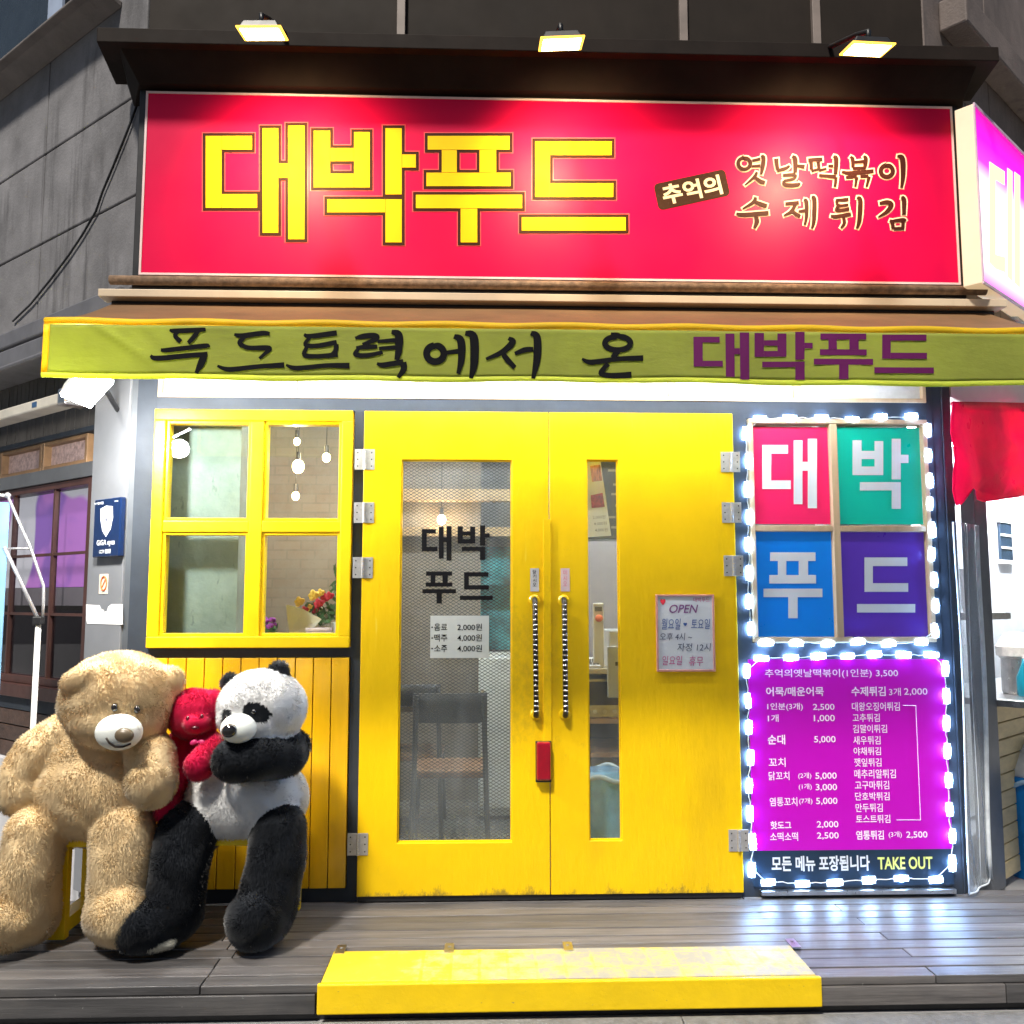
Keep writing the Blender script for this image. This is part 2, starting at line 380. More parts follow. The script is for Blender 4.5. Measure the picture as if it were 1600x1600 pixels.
for s0, s1 in ((xa, -1.9), (-1.897, hx0-.02), (hx1+.02, 1.9), (1.903, xb)):
    d.box(s0, s1, DE-.002, DE+.022, -.098, -.032)
o = d.build('deck', DECK, kind='structure', bevel=.003); tone(o)
MB().box(xa, xb, DE+.03, .05, -.155, -.036).build('deck_base', BLACK, kind='structure')
# ------------------------------------------------------------------ hatch with yellow nosing
def worn():
    m = bpy.data.materials.new('worn_yellow_hatch'); m.use_nodes = True; nt = m.node_tree; b = nt.nodes['Principled BSDF']
    g = nt.nodes.new('ShaderNodeNewGeometry'); sx = nt.nodes.new('ShaderNodeSeparateXYZ'); nt.links.new(g.outputs[0], sx.inputs[0])
    mr = nt.nodes.new('ShaderNodeMapRange'); nt.links.new(sx.outputs[0], mr.inputs[0])
    mr.inputs[1].default_value = hx0; mr.inputs[2].default_value = hx0+.95; mr.inputs[3].default_value = .74; mr.inputs[4].default_value = .44
    ad = nt.nodes.new('ShaderNodeMath'); ad.operation = 'ADD'; nt.links.new(mr.outputs[0], ad.inputs[0])
    n = noise_tex(nt, 11, 12, (1, 1, 1), .8); s2 = nt.nodes.new('ShaderNodeMath'); s2.operation = 'SUBTRACT'; nt.links.new(n, s2.inputs[0]); s2.inputs[1].default_value = .5
    nt.links.new(s2.outputs[0], ad.inputs[1])
    br = nt.nodes.new('ShaderNodeTexBrick'); br.inputs['Scale'].default_value = 1; br.offset = 0
    br.inputs['Brick Width'].default_value = .105; br.inputs['Row Height'].default_value = .13; br.inputs['Mortar Size'].default_value = .006
    br.inputs['Color1'].default_value = br.inputs['Color2'].default_value = (0, 0, 0, 1); br.inputs['Mortar'].default_value = (1, 1, 1, 1)
    nt.links.new(g.outputs[0], br.inputs['Vector'])
    ma = nt.nodes.new('ShaderNodeMath'); ma.operation = 'MULTIPLY_ADD'; nt.links.new(br.outputs[0], ma.inputs[0]); ma.inputs[1].default_value = .06; nt.links.new(ad.outputs[0], ma.inputs[2])
    c = mix_col(nt, ramp(nt, ma.outputs[0], .40, .66), (.34, .32, .25), (.78, .56, .02))
    nt.links.new(c, b.inputs['Base Color']); b.inputs['Roughness'].default_value = .6
    bp = nt.nodes.new('ShaderNodeBump'); bp.inputs['Strength'].default_value = .3; bp.inputs['Distance'].default_value = .004
    nt.links.new(noise_tex(nt, 90), bp.inputs['Height']); nt.links.new(bp.outputs[0], b.inputs['Normal'])
    return m
h = thing('entrance_step', 'long yellow step with a worn grey top set into the deck edge before the doors', 'step', (0, DE, 0))
MB().box(hx0, hx1, DE-.002, hy, -.028, .012).build('tread', worn(), h, bevel=.003)
nx0, nx1 = at(497, 1545, DE).x, at(1281, 1545, DE).x
NOSP = M('step_yellow', (.86, .58, .003), .4, var=.08, scale=6, bump=.25, bscale=35, dirt=.0)
def scuff(m):
    nt = m.node_tree; b = nt.nodes['Principled BSDF']; c = b.inputs['Base Color'].links[0].from_socket
    c = mix_col(nt, ramp(nt, noise_tex(nt, 14, 12, (.5, 1, 1.6), .8), .62, .70, (0, 0, 0), (.55,)*3), c, (.30, .22, .05))
    c = mix_col(nt, ramp(nt, noise_tex(nt, 60, 4, (.6, 1, 1), .6), .68, .72, (0, 0, 0), (.5,)*3), c, (.15, .13, .10))
    nt.links.new(c, b.inputs['Base Color'])
scuff(NOSP)
MB().box(nx0, nx1, DE-.024, DE-.004, -.092, .010).build('nosing', NOSP, h, bevel=.005)
for u in (538, 703, 885, 1235):
    p = CAM + ray(u, 1475)*(-1.35/ray(u, 1475).z)
    m = MB().box(p.x-.018, p.x+.018, hy-.03, hy+.055, .0125, .016).box(p.x-.005, p.x+.005, hy+.02, hy+.03, .016, .019)
    m.build('hinge_plate', STEEL, h)

# ================================================================== BUILDING
B = thing('corner_shop', 'two-sided dark corner snack shop with grey concrete wings and yellow double doors', 'shop building', (0, 0.3, 0))
def conc(name, col, joints=None):
    m = M(name, col, .75, var=.28, scale=3.5, bump=.3, bscale=70, dirt=.8, dirtcol=(.045, .043, .045))
    nt = m.node_tree; b = nt.nodes['Principled BSDF']; c = b.inputs['Base Color'].links[0].from_socket
    n = noise_tex(nt, 7, 9, (1.6, 1.6, .10), .7); n2 = noise_tex(nt, 1.3, 3)
    k = nt.nodes.new('ShaderNodeMath'); k.operation = 'MULTIPLY'; nt.links.new(ramp(nt, n, .5, .68), k.inputs[0]); nt.links.new(ramp(nt, n2, .45, .6), k.inputs[1])
    k2 = nt.nodes.new('ShaderNodeMath'); k2.operation = 'MULTIPLY'; nt.links.new(k.outputs[0], k2.inputs[0]); k2.inputs[1].default_value = .8
    c = mix_col(nt, k2.outputs[0], c, (.03, .028, .03))
    nt.links.new(c, b.inputs['Base Color'])
    return m
CONC = conc('grey_concrete', (.175, .172, .182)); CONC2 = conc('brown_grey_concrete', (.16, .13, .12))
# facade rails in px -> metres
zof = lambda v, u=850, Y=0: at(u, v, Y).z
xof = lambda u, v, Y=0: at(u, v, Y).x
# key facade coordinates (Y = 0 is the face of the frame timbers)
Z_TR0, Z_TR1 = zof(625), 2.46            # transom band
wx0, wx1, wz0, wz1 = xof(238, 830), xof(550, 830), zof(1012, 390), zof(642, 390)
px0, px1, pz0, pz1 = xof(229, 1200), xof(544, 1200), zof(1388, 390), zof(1028, 390)
dx0, dxm, dx1, dz0, dz1 = xof(565, 1000), xof(858, 1000), xof(1150, 1000), zof(1395), zof(646)
qx0, qx1, qz0, qz1 = xof(1172, 830), xof(1453, 830), zof(1003, 1300), zof(656, 1300)    # four-pane window
mx0, mx1, mz0, mz1 = xof(1172, 1180), xof(1480, 1180), zof(1327, 1320), zof(1030, 1320)  # menu board
fr = MB()
T = .10
fr.box(XL+.03, wx0-.006, 0, T, 0, 2.3)                        # corner post
fr.box(wx1+.004, dx0-.003, 0, T, 0, dz1+.004)                        # between window and doors
fr.box(dx1+.003, qx0-.004, 0, T, 0, dz1+.004)                          # right of doors
fr.box(qx1+.004, XR-.05, 0, T, 0, 2.3)                        # right post
fr.box(wx0-.006, wx1+.004, .001, T, pz1+.003, wz0-.003)              # rail under window
fr.box(wx0-.006, wx1+.004, .001, T, 0, pz0-.003)
fr.box(wx0-.006, qx1+.004, .001, T, dz1+.0045, Z_TR0)                   # header rail
fr.box(wx0-.006, wx1+.004, .002, T, wz1+.003, dz1+.0045)
fr.box(qx0-.004, qx1+.004, .001, T, 0, qz0-.004)                # wall behind the menu
fr.box(qx0-.004, qx1+.004, .002, T, qz1+.004, dz1+.0045)
fr.box(XL+.03, XR-.05, .002, T, 2.47, 2.75)                     # beam behind the awning roller
fr.box(XL+.03, xof(247, 615), .003, T, 2.3, 2.47); fr.box(xof(1446, 615), XR-.05, .003, T, 2.3, 2.47)
fr.build('facade_frame', NAVY, B, bevel=.004)
MB().box(qx0, qx1+.03, -.035, -.002, .015, .035).build('sill', STEEL, B, bevel=.002)
# transom: cream frames with bright foil panes
tx = [xof(u, 615) for u in (247, 458, 654, 850, 1050, 1246, 1446)]
t = MB(); p = MB()
for a, b in zip(tx[:-1], tx[1:]):
    t.box(a, a+.018, -.006, .05, Z_TR0, 2.47); t.box(b-.018, b, -.006, .05, Z_TR0, 2.47)
    t.box(a+.018, b-.018, -.006, .05, Z_TR0, Z_TR0+.02); t.box(a+.018, b-.018, -.006, .05, 2.445, 2.469)
    p.box(a+.018, b-.018, .02, .028, Z_TR0+.02, 2.445)
tw = t.build('transom_window', CREAM, B, bevel=.002)
p.build('pane', M('foil_pane', (.72, .75, .78), .3, var=.12, scale=14, bump=.7, bscale=9), tw)

# ---- window left (2 x 2)
wf = MB()
cu = (xof(400, 830)); cz = zof(823, 400)
fwid = .052
wf.box(wx0, wx1, -.03, .05, wz1-fwid, wz1).box(wx0, wx1, -.03, .05, wz0, wz0+fwid)
wf.box(wx0, wx0+fwid, -.028, .05, wz0+fwid, wz1-fwid).box(wx1-fwid, wx1, -.028, .05, wz0+fwid, wz1-fwid)
wf.box(cu-.03, cu+.03, -.022, .05, wz0+fwid, wz1-fwid)
wf.box(wx0+fwid, cu-.03, -.020, .05, cz-.026, cz+.026).box(cu+.03, wx1-fwid, -.020, .05, cz-.026, cz+.026)
wo_ = wf.build('window', YEL2, B, bevel=.004)
wi = MB()
panes = [(a, b, c, d) for a, b in ((wx0+fwid, cu-.03), (cu+.03, wx1-fwid)) for c, d in ((wz0+fwid, cz-.026), (cz+.026, wz1-fwid))]
for a, b, c, d_ in panes:
    for q in ((a, a+.014, c, d_), (b-.014, b, c, d_), (a+.014, b-.014, c, c+.014), (a+.014, b-.014, d_-.014, d_)):
        wi.box(q[0], q[1], -.010, .045, q[2], q[3])
wi.build('sash_bead', YEL2, wo_, bevel=.002)
pn = MB()
for a, b, c, d_ in panes: pn.box(a+.0145, b-.0145, .012, .017, c+.0145, d_-.0145)
pn.build('pane', GLASS, wo_)
# ---- ochre boards under the window
bd = MB(); n = 11; w = (px1-px0)/n
for i in range(n):
    bd.box(px0+w*i+.0022, px0+w*(i+1)-.0022, -.012-random.random()*.002, .03, pz0, pz1)
bd.build('board_panel', ORANGE, B, bevel=.002)
MB().box(px0, px1, .031, .05, pz0, pz1).build('board_backing', BLACK, B)
# ---- doors
gx0, gx1, gz0, gz1 = xof(625, 1000), xof(799.5, 1000), zof(1314, 710), zof(720, 715)
sx0, sx1, sz0, sz1 = xof(917.5, 1000), xof(967, 1000), zof(1311, 945), zof(720, 940)
def leaf(x0, x1, ox0, ox1, oz0, oz1, y0=-.028):
    m = MB()
    m.box(x0, ox0, y0, .022, dz0, dz1).box(ox1, x1, y0, .022, dz0, dz1)
    m.box(ox0, ox1, y0, .022, dz0, oz0).box(ox0, ox1, y0, .022, oz1, dz1)
    return m
# welded door leaf (one skin, so no seams between its members)
def leaf_skin(x0, x1, ox0, ox1, oz0, oz1, y0, y1):
    m = MB()
    o = [(x0, dz0), (x1, dz0), (x1, dz1), (x0, dz1)]; i = [(ox0, oz0), (ox1, oz0), (ox1, oz1), (ox0, oz1)]
    vs = [(x, y0, z) for x, z in o+i]+[(x, y1, z) for x, z in o+i]
    fs = []
    for k in range(4):
        j = (k+1) % 4
        fs += [(k, j, 4+j, 4+k), (8+j, 8+k, 12+k, 12+j), (k, 8+k, 8+j, j), (4+k, 4+j, 12+j, 12+k)]
    m.add(vs, fs); return m
DL = leaf_skin(dx0, dxm-.002, gx0, gx1, gz0, gz1, -.03, .02).build('door', YELLOW, B, bevel=.003)
DR = leaf_skin(dxm+.002, dx1, sx0, sx1, sz0, sz1, -.03, .02).build('door', YELLOW, B, bevel=.003)
# bottom weathering of the doors
kb = MB()
kb.box(dx0+.004, dx1-.004, -.020, .02, .006, dz0-.002)
kb.build('threshold', BLACK, B)
MB().box(gx0+.001, gx1-.001, -.006, .000, gz0+.001, gz1-.001).build('pane', DGLASS, DL)
MB().box(sx0+.001, sx1-.001, -.006, .000, sz0+.001, sz1-.001).build('pane', DGLASS, DR)
for side, (a0, a1, b0, b1) in ((DL, (gx0, gx1, gz0, gz1)), (DR, (sx0, sx1, sz0, sz1))):
    e = .006
    MB().box(a0+.0005, a0+e, -.016, -.0065, b0+.0005, b1-.0005).box(a1-e, a1-.0005, -.016, -.0065, b0+.0005, b1-.0005).box(a0+e, a1-e, -.0155, -.0065, b0+.0005, b0+e).box(a0+e, a1-e, -.0155, -.0065, b1-e, b1-.0005).build('glazing_bead', YEL2, side)
# expanded metal behind the left glass
em = MB(); cw, chh = .0262, .0158; cols = int((gx1-gx0)/cw); rows = int((gz1-gz0)/chh)
cw = (gx1-gx0-.004)/cols; chh = (gz1-gz0-.004)/rows
def wire(a, b, w=.0013):
    a, b = Vector(a), Vector(b); t = (b-a).normalized(); nrm = Vector((-t.z, 0, t.x))*w
    em.add([a-nrm, b-nrm, b+nrm, a+nrm, a-nrm+Vector((0, .0015, 0)), a+nrm+Vector((0, .0015, 0)), b-nrm+Vector((0, .0015, 0)), b+nrm+Vector((0, .0015, 0))], [(0, 1, 2, 3), (0, 4, 6, 1), (3, 2, 7, 5)])
for r_ in range(rows):
    for c_ in range(cols):
        x, z = gx0+.002+cw*c_, gz0+.002+chh*r_
        wire((x, .012, z+chh/2), (x+cw/2, .012, z+chh)); wire((x+cw/2, .012, z+chh), (x+cw, .012, z+chh/2))
        wire((x, .012, z+chh/2), (x+cw/2, .012, z)); wire((x+cw/2, .012, z), (x+cw, .012, z+chh/2))
em.build('wire_mesh', M('mesh_wire', (.04, .045, .05), .45, .5), DL)
# astragal strip and red light
MB().box(xof(848, 900), xof(860, 900), -.040, -.0305, zof(1165), zof(812)).build('cover_strip', YELLOW, DL, bevel=.002)
# door letters
DLS = []; P0 = FP(-.0075)
hf = lambda u, v, e: P0.hit(u, v, e)
for ch, bx in (('대', (659, 822, 705.5, 876)), ('박', (715, 821, 765, 875)), ('푸', (660, 893, 712.5, 943)), ('드', (718.5, 894, 770, 937.5))): 
    dl = MB(); block(dl, ch, hf, bx); DLS.append(dl)
INK = M('black_ink', (.008, .008, .010), .8, var=.1, spec=.1)
for dl in DLS: dl.build('letter', INK, DL)
# hinges
def hinge(u, v, side, lower=False, tint=False):
    c = at(u, v, -.03); w, hh = pm(15), pm(16); dr = DL if side < 0 else DR
    m = MB()
    m.box(c.x-w-.001, c.x-.006, -.034, -.0305, c.z-hh, c.z+hh, 0)
    m.box(c.x+.006, c.x+w+.001, -.034, -.0305, c.z-hh, c.z+hh, 0)
    for k in range(5): m.tube([(c.x, -.038, c.z-hh+2*hh*k/5+.0008), (c.x, -.038, c.z-hh+2*hh*(k+1)/5-.0008)], .0065, 10, 0)
    for sx in (-1, 1):
        for k in range(3): m.tube([(c.x+sx*w*.72, -.0345, c.z-hh*.66+hh*.66*k), (c.x+sx*w*.72, -.0358, c.z-hh*.66+hh*.66*k)], .0035, 8, 1)
    m.build('hinge', [HINGE, BLACK], dr, bevel=.0008)
for u, v in ((570, 718), (569, 801), (567, 887), (559, 1319)): hinge(u, v, -1)
for u, v in ((1141, 722), (1143, 801), (1146, 884), (1154, 1313)): hinge(u, v, 1)
# handles: black bars bound with wire
for u, dr in ((836, DL), (882, DR)):
    a, b = at(u, 938, -.075), at(u+2, 1118, -.075)
    m = MB(); m.tube([(a.x, -.03, a.z+.004), (a.x, -.06, a.z+.002), (a.x, -.075, a.z-.012), (b.x, -.075, b.z+.012), (b.x, -.06, b.z-.002), (b.x, -.03, b.z-.004)], .0125, 12, 0)
    nn = 22
    for k in range(nn):
        z = a.z-.02+(b.z-a.z+.04)*k/(nn-1)
        m.tube([(a.x+(b.x-a.x)*k/(nn-1), -.075, z-.0025), (a.x+(b.x-a.x)*k/(nn-1), -.075, z+.0025)], .0140, 12, 1)
    hh = m.build('handle', [BLACK, CHROME], dr, smooth=True)
    for q in (a, b):
        m = MB().lathe((0, 0, 0), [(.026, 0), (.026, .004), (.02, .009)], 24)
        m.v = [(q.x+x, -.0305-z, q.z+yv) for x, yv, z in m.v]
        m.build('rosette', YEL2, hh)

# ---- four-pane cream window on the right
qf = MB(); cx = xof(1306, 830); cz2 = zof(826, 1306); e = .030
qf.box(qx0, qx1, -.02, .05, qz1-.022, qz1).box(qx0, qx1, -.02, .05, qz0, qz0+.022)
qf.box(qx0, qx0+.022, -.018, .05, qz0+.022, qz1-.022).box(qx1-.022, qx1, -.018, .05, qz0+.022, qz1-.022)
qf.box(cx-.017, cx+.017, -.016, .05, qz0+.022, qz1-.022)
qf.box(qx0+.022, cx-.017, -.014, .05, cz2-.014, cz2+.014).box(cx+.017, qx1-.022, -.014, .05, cz2-.014, cz2+.014)
qw = qf.build('window', CREAM, B, bevel=.003)
MB().box(qx0+.022, cx-.017, .012, .018, qz0+.022, cz2-.014).box(cx+.017, qx1-.022, .012, .018, qz0+.022, cz2-.014).box(qx0+.022, cx-.017, .012, .018, cz2+.014, qz1-.022).box(cx+.017, qx1-.022, .012, .018, cz2+.014, qz1-.022).build('pane', GLASS, qw)

# ---- centre wall behind and above the sign, cornice
SY = -.16
sx_0, sx_1 = xof(226, 290, SY), xof(1490, 290, SY); sz_0, sz_1 = zof(434, 850, SY), zof(158, 850, SY)
cw_ = MB().box(XL+.02, XR-.02, -.02, .3, 2.75, 5.6)
cw_.build('upper_wall', BROWN, B)
PMUL = M('pale_mullion', (.22, .18, .16), .5)
for u in (627, 1067, 1274):
    x = xof(u, 40, -.03); MB().box(x-.02, x+.02, -.05, -.0205, zof(88, 850, -.03), 5.6).build('mullion', PMUL, B, bevel=.002)
zc0, zc1 = zof(143, 850, -.2), zof(80, 850, -.34)
co = MB()
x0b, x1b = xof(217, 140, -.2), xof(1505, 155, -.2); x0t, x1t = xof(150, 78, -.34), xof(1562, 100, -.34)
lo = [(x0b, -.2, zc0), (x1b, -.2, zc0), (x1b+.1, 0, zc0), (x0b-.1, 0, zc0)]
mid = [(x0t+.08, -.31, zc0+.13), (x1t-.08, -.31, zc0+.13), (x1t, 0, zc0+.13), (x0t, 0, zc0+.13)]
md2 = [(x0t, -.34, zc0+.18), (x1t, -.34, zc0+.18), (x1t+.05, 0, zc0+.18), (x0t-.05, 0, zc0+.18)]
hi = [(x0t, -.34, zc1), (x1t, -.34, zc1), (x1t+.05, 0, zc1), (x0t-.05, 0, zc1)]
co.hexa(lo, mid); co.hexa([tuple(Vector(p)+Vector((0, 0, .0005))) for p in mid], md2); co.hexa([tuple(Vector(p)+Vector((0, 0, .0005))) for p in md2], hi)
co.build('cornice', CORN, B, bevel=.004)

# ---- left wing
def wingbox(P, a0, a1, z0, z1, o0, o1, name, mat, bevel=.003):
    return MB().pbox(P, a0, a1, z0, z1, o0, o1).build(name, mat, B, bevel=bevel)
zL = lambda u, v, o=0: LW.sz(u, v, o)[1]
aLs = lambda u, v, o=0: LW.sz(u, v, o)[0]
zg = zL(75, 500, .05)
cwl = MB()
zb = [zg+.02, zL(0, 415), zL(0, 287), zL(0, 130, 0), 6.2]
for i in range(4):
    for a0, a1 in ((.0, 1.02), (1.028, 2.4), (2.408, 4.0)):
        cwl.pbox(LW, a0, a1, zb[i]+.005, zb[i+1]-.005, -.3, 0)
cwl.build('concrete_wall', CONC, B, bevel=.006)
MB().pbox(LW, .0, 4, zg, 6.2, -.32, -.012).build('wall_core', BLACK, B)
# sloping pale ledge high on the left wing
z0, z1 = zL(0, 160, .0), zL(0, 88, .18)
led = MB()
led.hexa([LW.pt(.25, z0, .001), LW.pt(4, z0, .001), LW.pt(4, z0+.05, .16), LW.pt(.25, z0+.05, .16)][::1],
         [LW.pt(.25, z1, .001), LW.pt(4, z1, .001), LW.pt(4, z1, .16), LW.pt(.25, z1, .16)])
led.build('string_course', M('ledge_stone', (.17, .15, .14), .7, var=.2, bump=.2, dirt=.5), B, bevel=.005)
# dark upper window beyond the ledge
uw = MB().pbox(LW, aLs(100, 20, .03), 4, z1+.002, 6.0, .002, .03)
uwo = uw.build('upper_window', M('dark_window_film', (.03, .04, .05), .25), B)
MB().pbox(LW, aLs(98, 20, .04), aLs(76, 20, .04), z1+.004, 6.0, .031, .045).build('window_frame', M('pale_blue_frame', (.3, .36, .48), .4), uwo)
# gutter mouldings
gm = MB()
gm.pbox(LW, .03, 4, zg-.075, zg+.018, -.2, .07)
gm.pbox(LW, .03, 4, zg-.105, zg-.076, -.2, .04)
gm.pbox(LW, .03, 4, zg-.205, zg-.106, -.2, .10)
gm.pbox(LW, .03, 4, zg-.23, zg-.206, -.2, .13)
gm.build('gutter_moulding', M('grey_moulding', (.13, .13, .145), .5, var=.2, dirt=.5), B, bevel=.01)
# pillar at the corner
aP = aLs(141, 800)
wingbox(LW, .012, aP, 0, zg-.232, -.14, 0, 'pillar', PILLAR)
MB().box(XL+.002, XL+.029, .01, .09, 0, 2.75).build('corner_trim', M('trim_grey', (.07, .08, .095), .45), B)
# recess beyond the pillar
RO = -.06
zt1 = zL(138, 673, RO); zt0 = zL(138, 722, RO)
clad = MB(); a = aP+.002
while a < 3.5:
    clad.pbox(LW, a, a+.045, zt1+.02, zg-.233, -.15, RO-.01-random.random()*.004); a += .05
clad.build('cladding', M('dark_slats', (.035, .033, .033), .6, var=.35, scale=9, stretch=(1, 1, .2)), B)
wingbox(LW, aP+.001, 3.5, zt1-.01, zt1+.018, -.15, RO+.02, 'ledge', NAVY)
wingbox(LW, aP+.001, 3.5, zt0-.075, zt0, -.15, RO+.01, 'lintel', M('lintel_grey', (.075, .08, .09), .5))
# small transom panes of the wing
tf = MB(); tp = MB()
us = [137, 68, 62, 3, -3]
ed = [aLs(u, 700, RO) for u in (137, 66, 1, -70, -150)]
for i in range(4):
    tf.pbox(LW, ed[i]+.003, ed[i]+.028, zt0+.001, zt1-.011, -.15, RO+.002); tf.pbox(LW, ed[i+1]-.025, ed[i+1]-.001, zt0+.001, zt1-.011, -.15, RO+.002)
    tf.pbox(LW, ed[i]+.028, ed[i+1]-.025, zt0+.001, zt0+.02, -.15, RO); tf.pbox(LW, ed[i]+.028, ed[i+1]-.025, zt1-.03, zt1-.011, -.15, RO)
    tp.pbox(LW, ed[i]+.028, ed[i+1]-.025, zt0+.02, zt1-.03, -.12, -.1)
tfo = tf.build('transom_window', M('brown_wood', (.24, .14, .07), .5, var=.25, scale=12), B, bevel=.002)
tp.build('pane', M('patterned_pane', (.33, .24, .23), .35, var=.6, scale=40, bump=.5, bscale=60, emis=(.5, .34, .3), estr=.12), tfo)
# big window with a purple poster behind it
zw1, zw0 = zL(130, 757, RO), zL(100, 1070, RO)
aW = aLs(131, 900, RO); aE = 2.6
DKW = M('dark_red_wood', (.055, .022, .018), .45, var=.4, scale=8, stretch=(1, 1, .2))
bw_ = MB()
bw_.pbox(LW, aP+.001, aW, zw0-.02, zt0-.076, -.15, RO).pbox(LW, aW, aE, zw1, zt0-.076, -.15, RO-.003).pbox(LW, aW, aE, zw0-.02, zw0+.02, -.15, RO-.003)
ww = bw_.build('window', DKW, B, bevel=.003)
mu_ = MB()
for u in (75, 12, -55):
    a_ = aLs(u, 900, RO); mu_.pbox(LW, a_-.008, a_+.008, zw0+.02, zw1, -.1, RO-.012)
for v in (866, 960):
    z_ = zL(75, v, RO); mu_.pbox(LW, aW, aE, z_-.007, z_+.007, -.1, RO-.016)
mu_.build('muntin', DKW, ww)
MB().pbox(LW, aW, aE, zw0+.02, zw1, -.095, -.09).build('pane', glass('wing_glass', (.7, .7, .74), .02), ww)
wingbox(LW, aW-.1, aE, zw0-.09, zw0-.021, -.15, RO+.03, 'window_ledge', DKW)
wingbox(LW, aW-.1, aE, zw0-.16, zw0-.091, -.15, RO+.0, 'rail', NAVY)
sb = MB(); z_ = zw0-.161; zpl = zL(0, 1165, RO)
wsid = wood_mat('dark_siding', (.03, .018, .014), (.085, .05, .038), False, .5, .15)
while z_ > zpl+.02:
    sb.pbox(LW, aP+.001, 3.5, z_-.082, z_-.003, -.15, RO-.005+random.random()*.004); z_ -= .085
so = sb.build('siding', wsid, B, bevel=.004); tone(so)
wingbox(LW, aP+.001, 3.5, -.16, z_-.001, -.15, RO+.03, 'plinth', M('pale_plinth', (.5, .5, .52), .7, var=.12, dirt=.3, dirtcol=(.2, .2, .2)))
# back of that room
def poster_mat():
    m = bpy.data.materials.new('purple_poster'); m.use_nodes = True; nt = m.node_tree; b = nt.nodes['Principled BSDF']
    n = noise_tex(nt, 2.6, 2, (1, 1, 1), .4)
    c = mix_col(nt, ramp(nt, n, .45, .50), (.28, .13, .45), (.50, .20, .55))
    n2 = noise_tex(nt, 1.7, 1.5, (1.3, 1, 1), .3)
    c = mix_col(nt, ramp(nt, n2, .53, .56), c, (.62, .62, .60))
    nt.links.new(c, b.inputs['Base Color']); b.inputs['Roughness'].default_value = .4
    nt.links.new(c, b.inputs['Emission Color']); b.inputs['Emission Strength'].default_value = .7  # glow added to brighten the print, not a light source
    return m
zpo = zL(60, 918, -.14)
tag(MB().pbox(LW, aW-.05, 2.5, zpo, zw1+.05, -.152, -.148).build('window_poster', poster_mat(), loc=LW.pt(1, zpo, -.15)), 'pale purple and white floral film filling the upper part of the left side window', 'window poster')
wingbox(LW, aW-.05, 2.5, zpo-.10, zpo-.001, -.2, -.15, 'blind', M('grey_blind', (.33, .31, .30), .6, emis=(.33, .31, .3), estr=.1))
wingbox(LW, aP, 3.5, -.1, 2.6, -.9, -.85, 'rear_partition', M('dim_wall', (.05, .035, .035), .7))

# ---- right wing
zRr = lambda u, v, o=0: RW.sz(u, v, o)[1]
aRs = lambda u, v, o=0: RW.sz(u, v, o)[0]
cwr = MB()
zb = [2.75, 3.4, 4.05, 4.7, 6.2]
for i in range(4):
    for a0, a1 in ((.0, .9), (.908, 2.4), (2.408, 4.0)):
        cwr.pbox(RW, a0, a1, zb[i]+.004, zb[i+1]-.004, -.3, 0)
cwr.build('concrete_wall', CONC2, B, bevel=.006)
MB().pbox(RW, .0, 4, 2.6, 6.2, -.32, -.012).build('wall_core', BLACK, B)
z0, z1 = zRr(1580, 130, .1), zRr(1580, 60, .16)
MB().pbox(RW, .2, 4, z0, z1, .001, .14).build('string_course', CONC2, B, bevel=.01)
MB().box(XR-.05, XR-.004, .004, .1, 0, 2.75).build('corner_trim', NAVY, B, bevel=.003)
RPOST = aRs(1545, 1250, .0)
wingbox(RW, .004, .11, 0, 2.6, -.12, 0, 'pillar', NAVY)
SP0, SP1 = aRs(1543, 1200, -.03), aRs(1563, 1200, -.03)
wingbox(RW, SP0, SP1, -.1, 2.34, -.10, -.03, 'stall_post', M('grey_post', (.10, .11, .13), .45))
zct = zRr(1585, 1090, 0)
sid = M('cream_siding', (.62, .50, .28), .6, var=.15, scale=8, stretch=(1, 1, 3), bump=.1, bscale=30)
sb = MB(); z_ = zct-.04
while z_ > -.05:
    sb.pbox(RW, SP1+.002, 3.5, z_-.085, z_-.003, -.12, -.05+.004*random.random()); z_ -= .088
sb.build('siding', sid, B, bevel=.004)
wingbox(RW, SP1+.002, 3.5, zct-.035, zct, -.5, .12, 'serving_counter', STEEL)
wingbox(RW, .13, 6, -.1, 2.6, -.75, -.70, 'kitchen_wall', M('white_kitchen_wall', (.75, .78, .82), .5, var=.05))
wingbox(RW, 1.55, 1.60, -.05, 2.34, -.699, -.66, 'window_jamb', WHITE)
kw = MB(); kq0, kq1, kz0, kz1 = aRs(1559, 840, -.7), aRs(1577, 840, -.7), zRr(1568, 875, -.7), zRr(1568, 818, -.7); kw = MB().pbox(RW, kq0, kq1, kz0, kz1, -.6995, -.68).build('kitchen_window', M('window_navy', (.02, .04, .07), .15), B)
m = MB(); m.pbox(RW, kq0-.03, kq1+.03, kz0-.03, kz0-.001, -.6995, -.67).pbox(RW, kq0-.03, kq1+.03, kz1+.001, kz1+.03, -.6995, -.67).pbox(RW, kq0, kq1, kz0*.67+kz1*.33-.008, kz0*.67+kz1*.33+.008, -.6795, -.672).pbox(RW, kq0, kq1, kz0*.33+kz1*.67-.008, kz0*.33+kz1*.67+.008, -.6795, -.672)
m.build('frame', WHITE, kw)
wingbox(RW, .13, 6, 2.35, 2.6, -.699, -.001, 'kitchen_ceiling', WHITE)

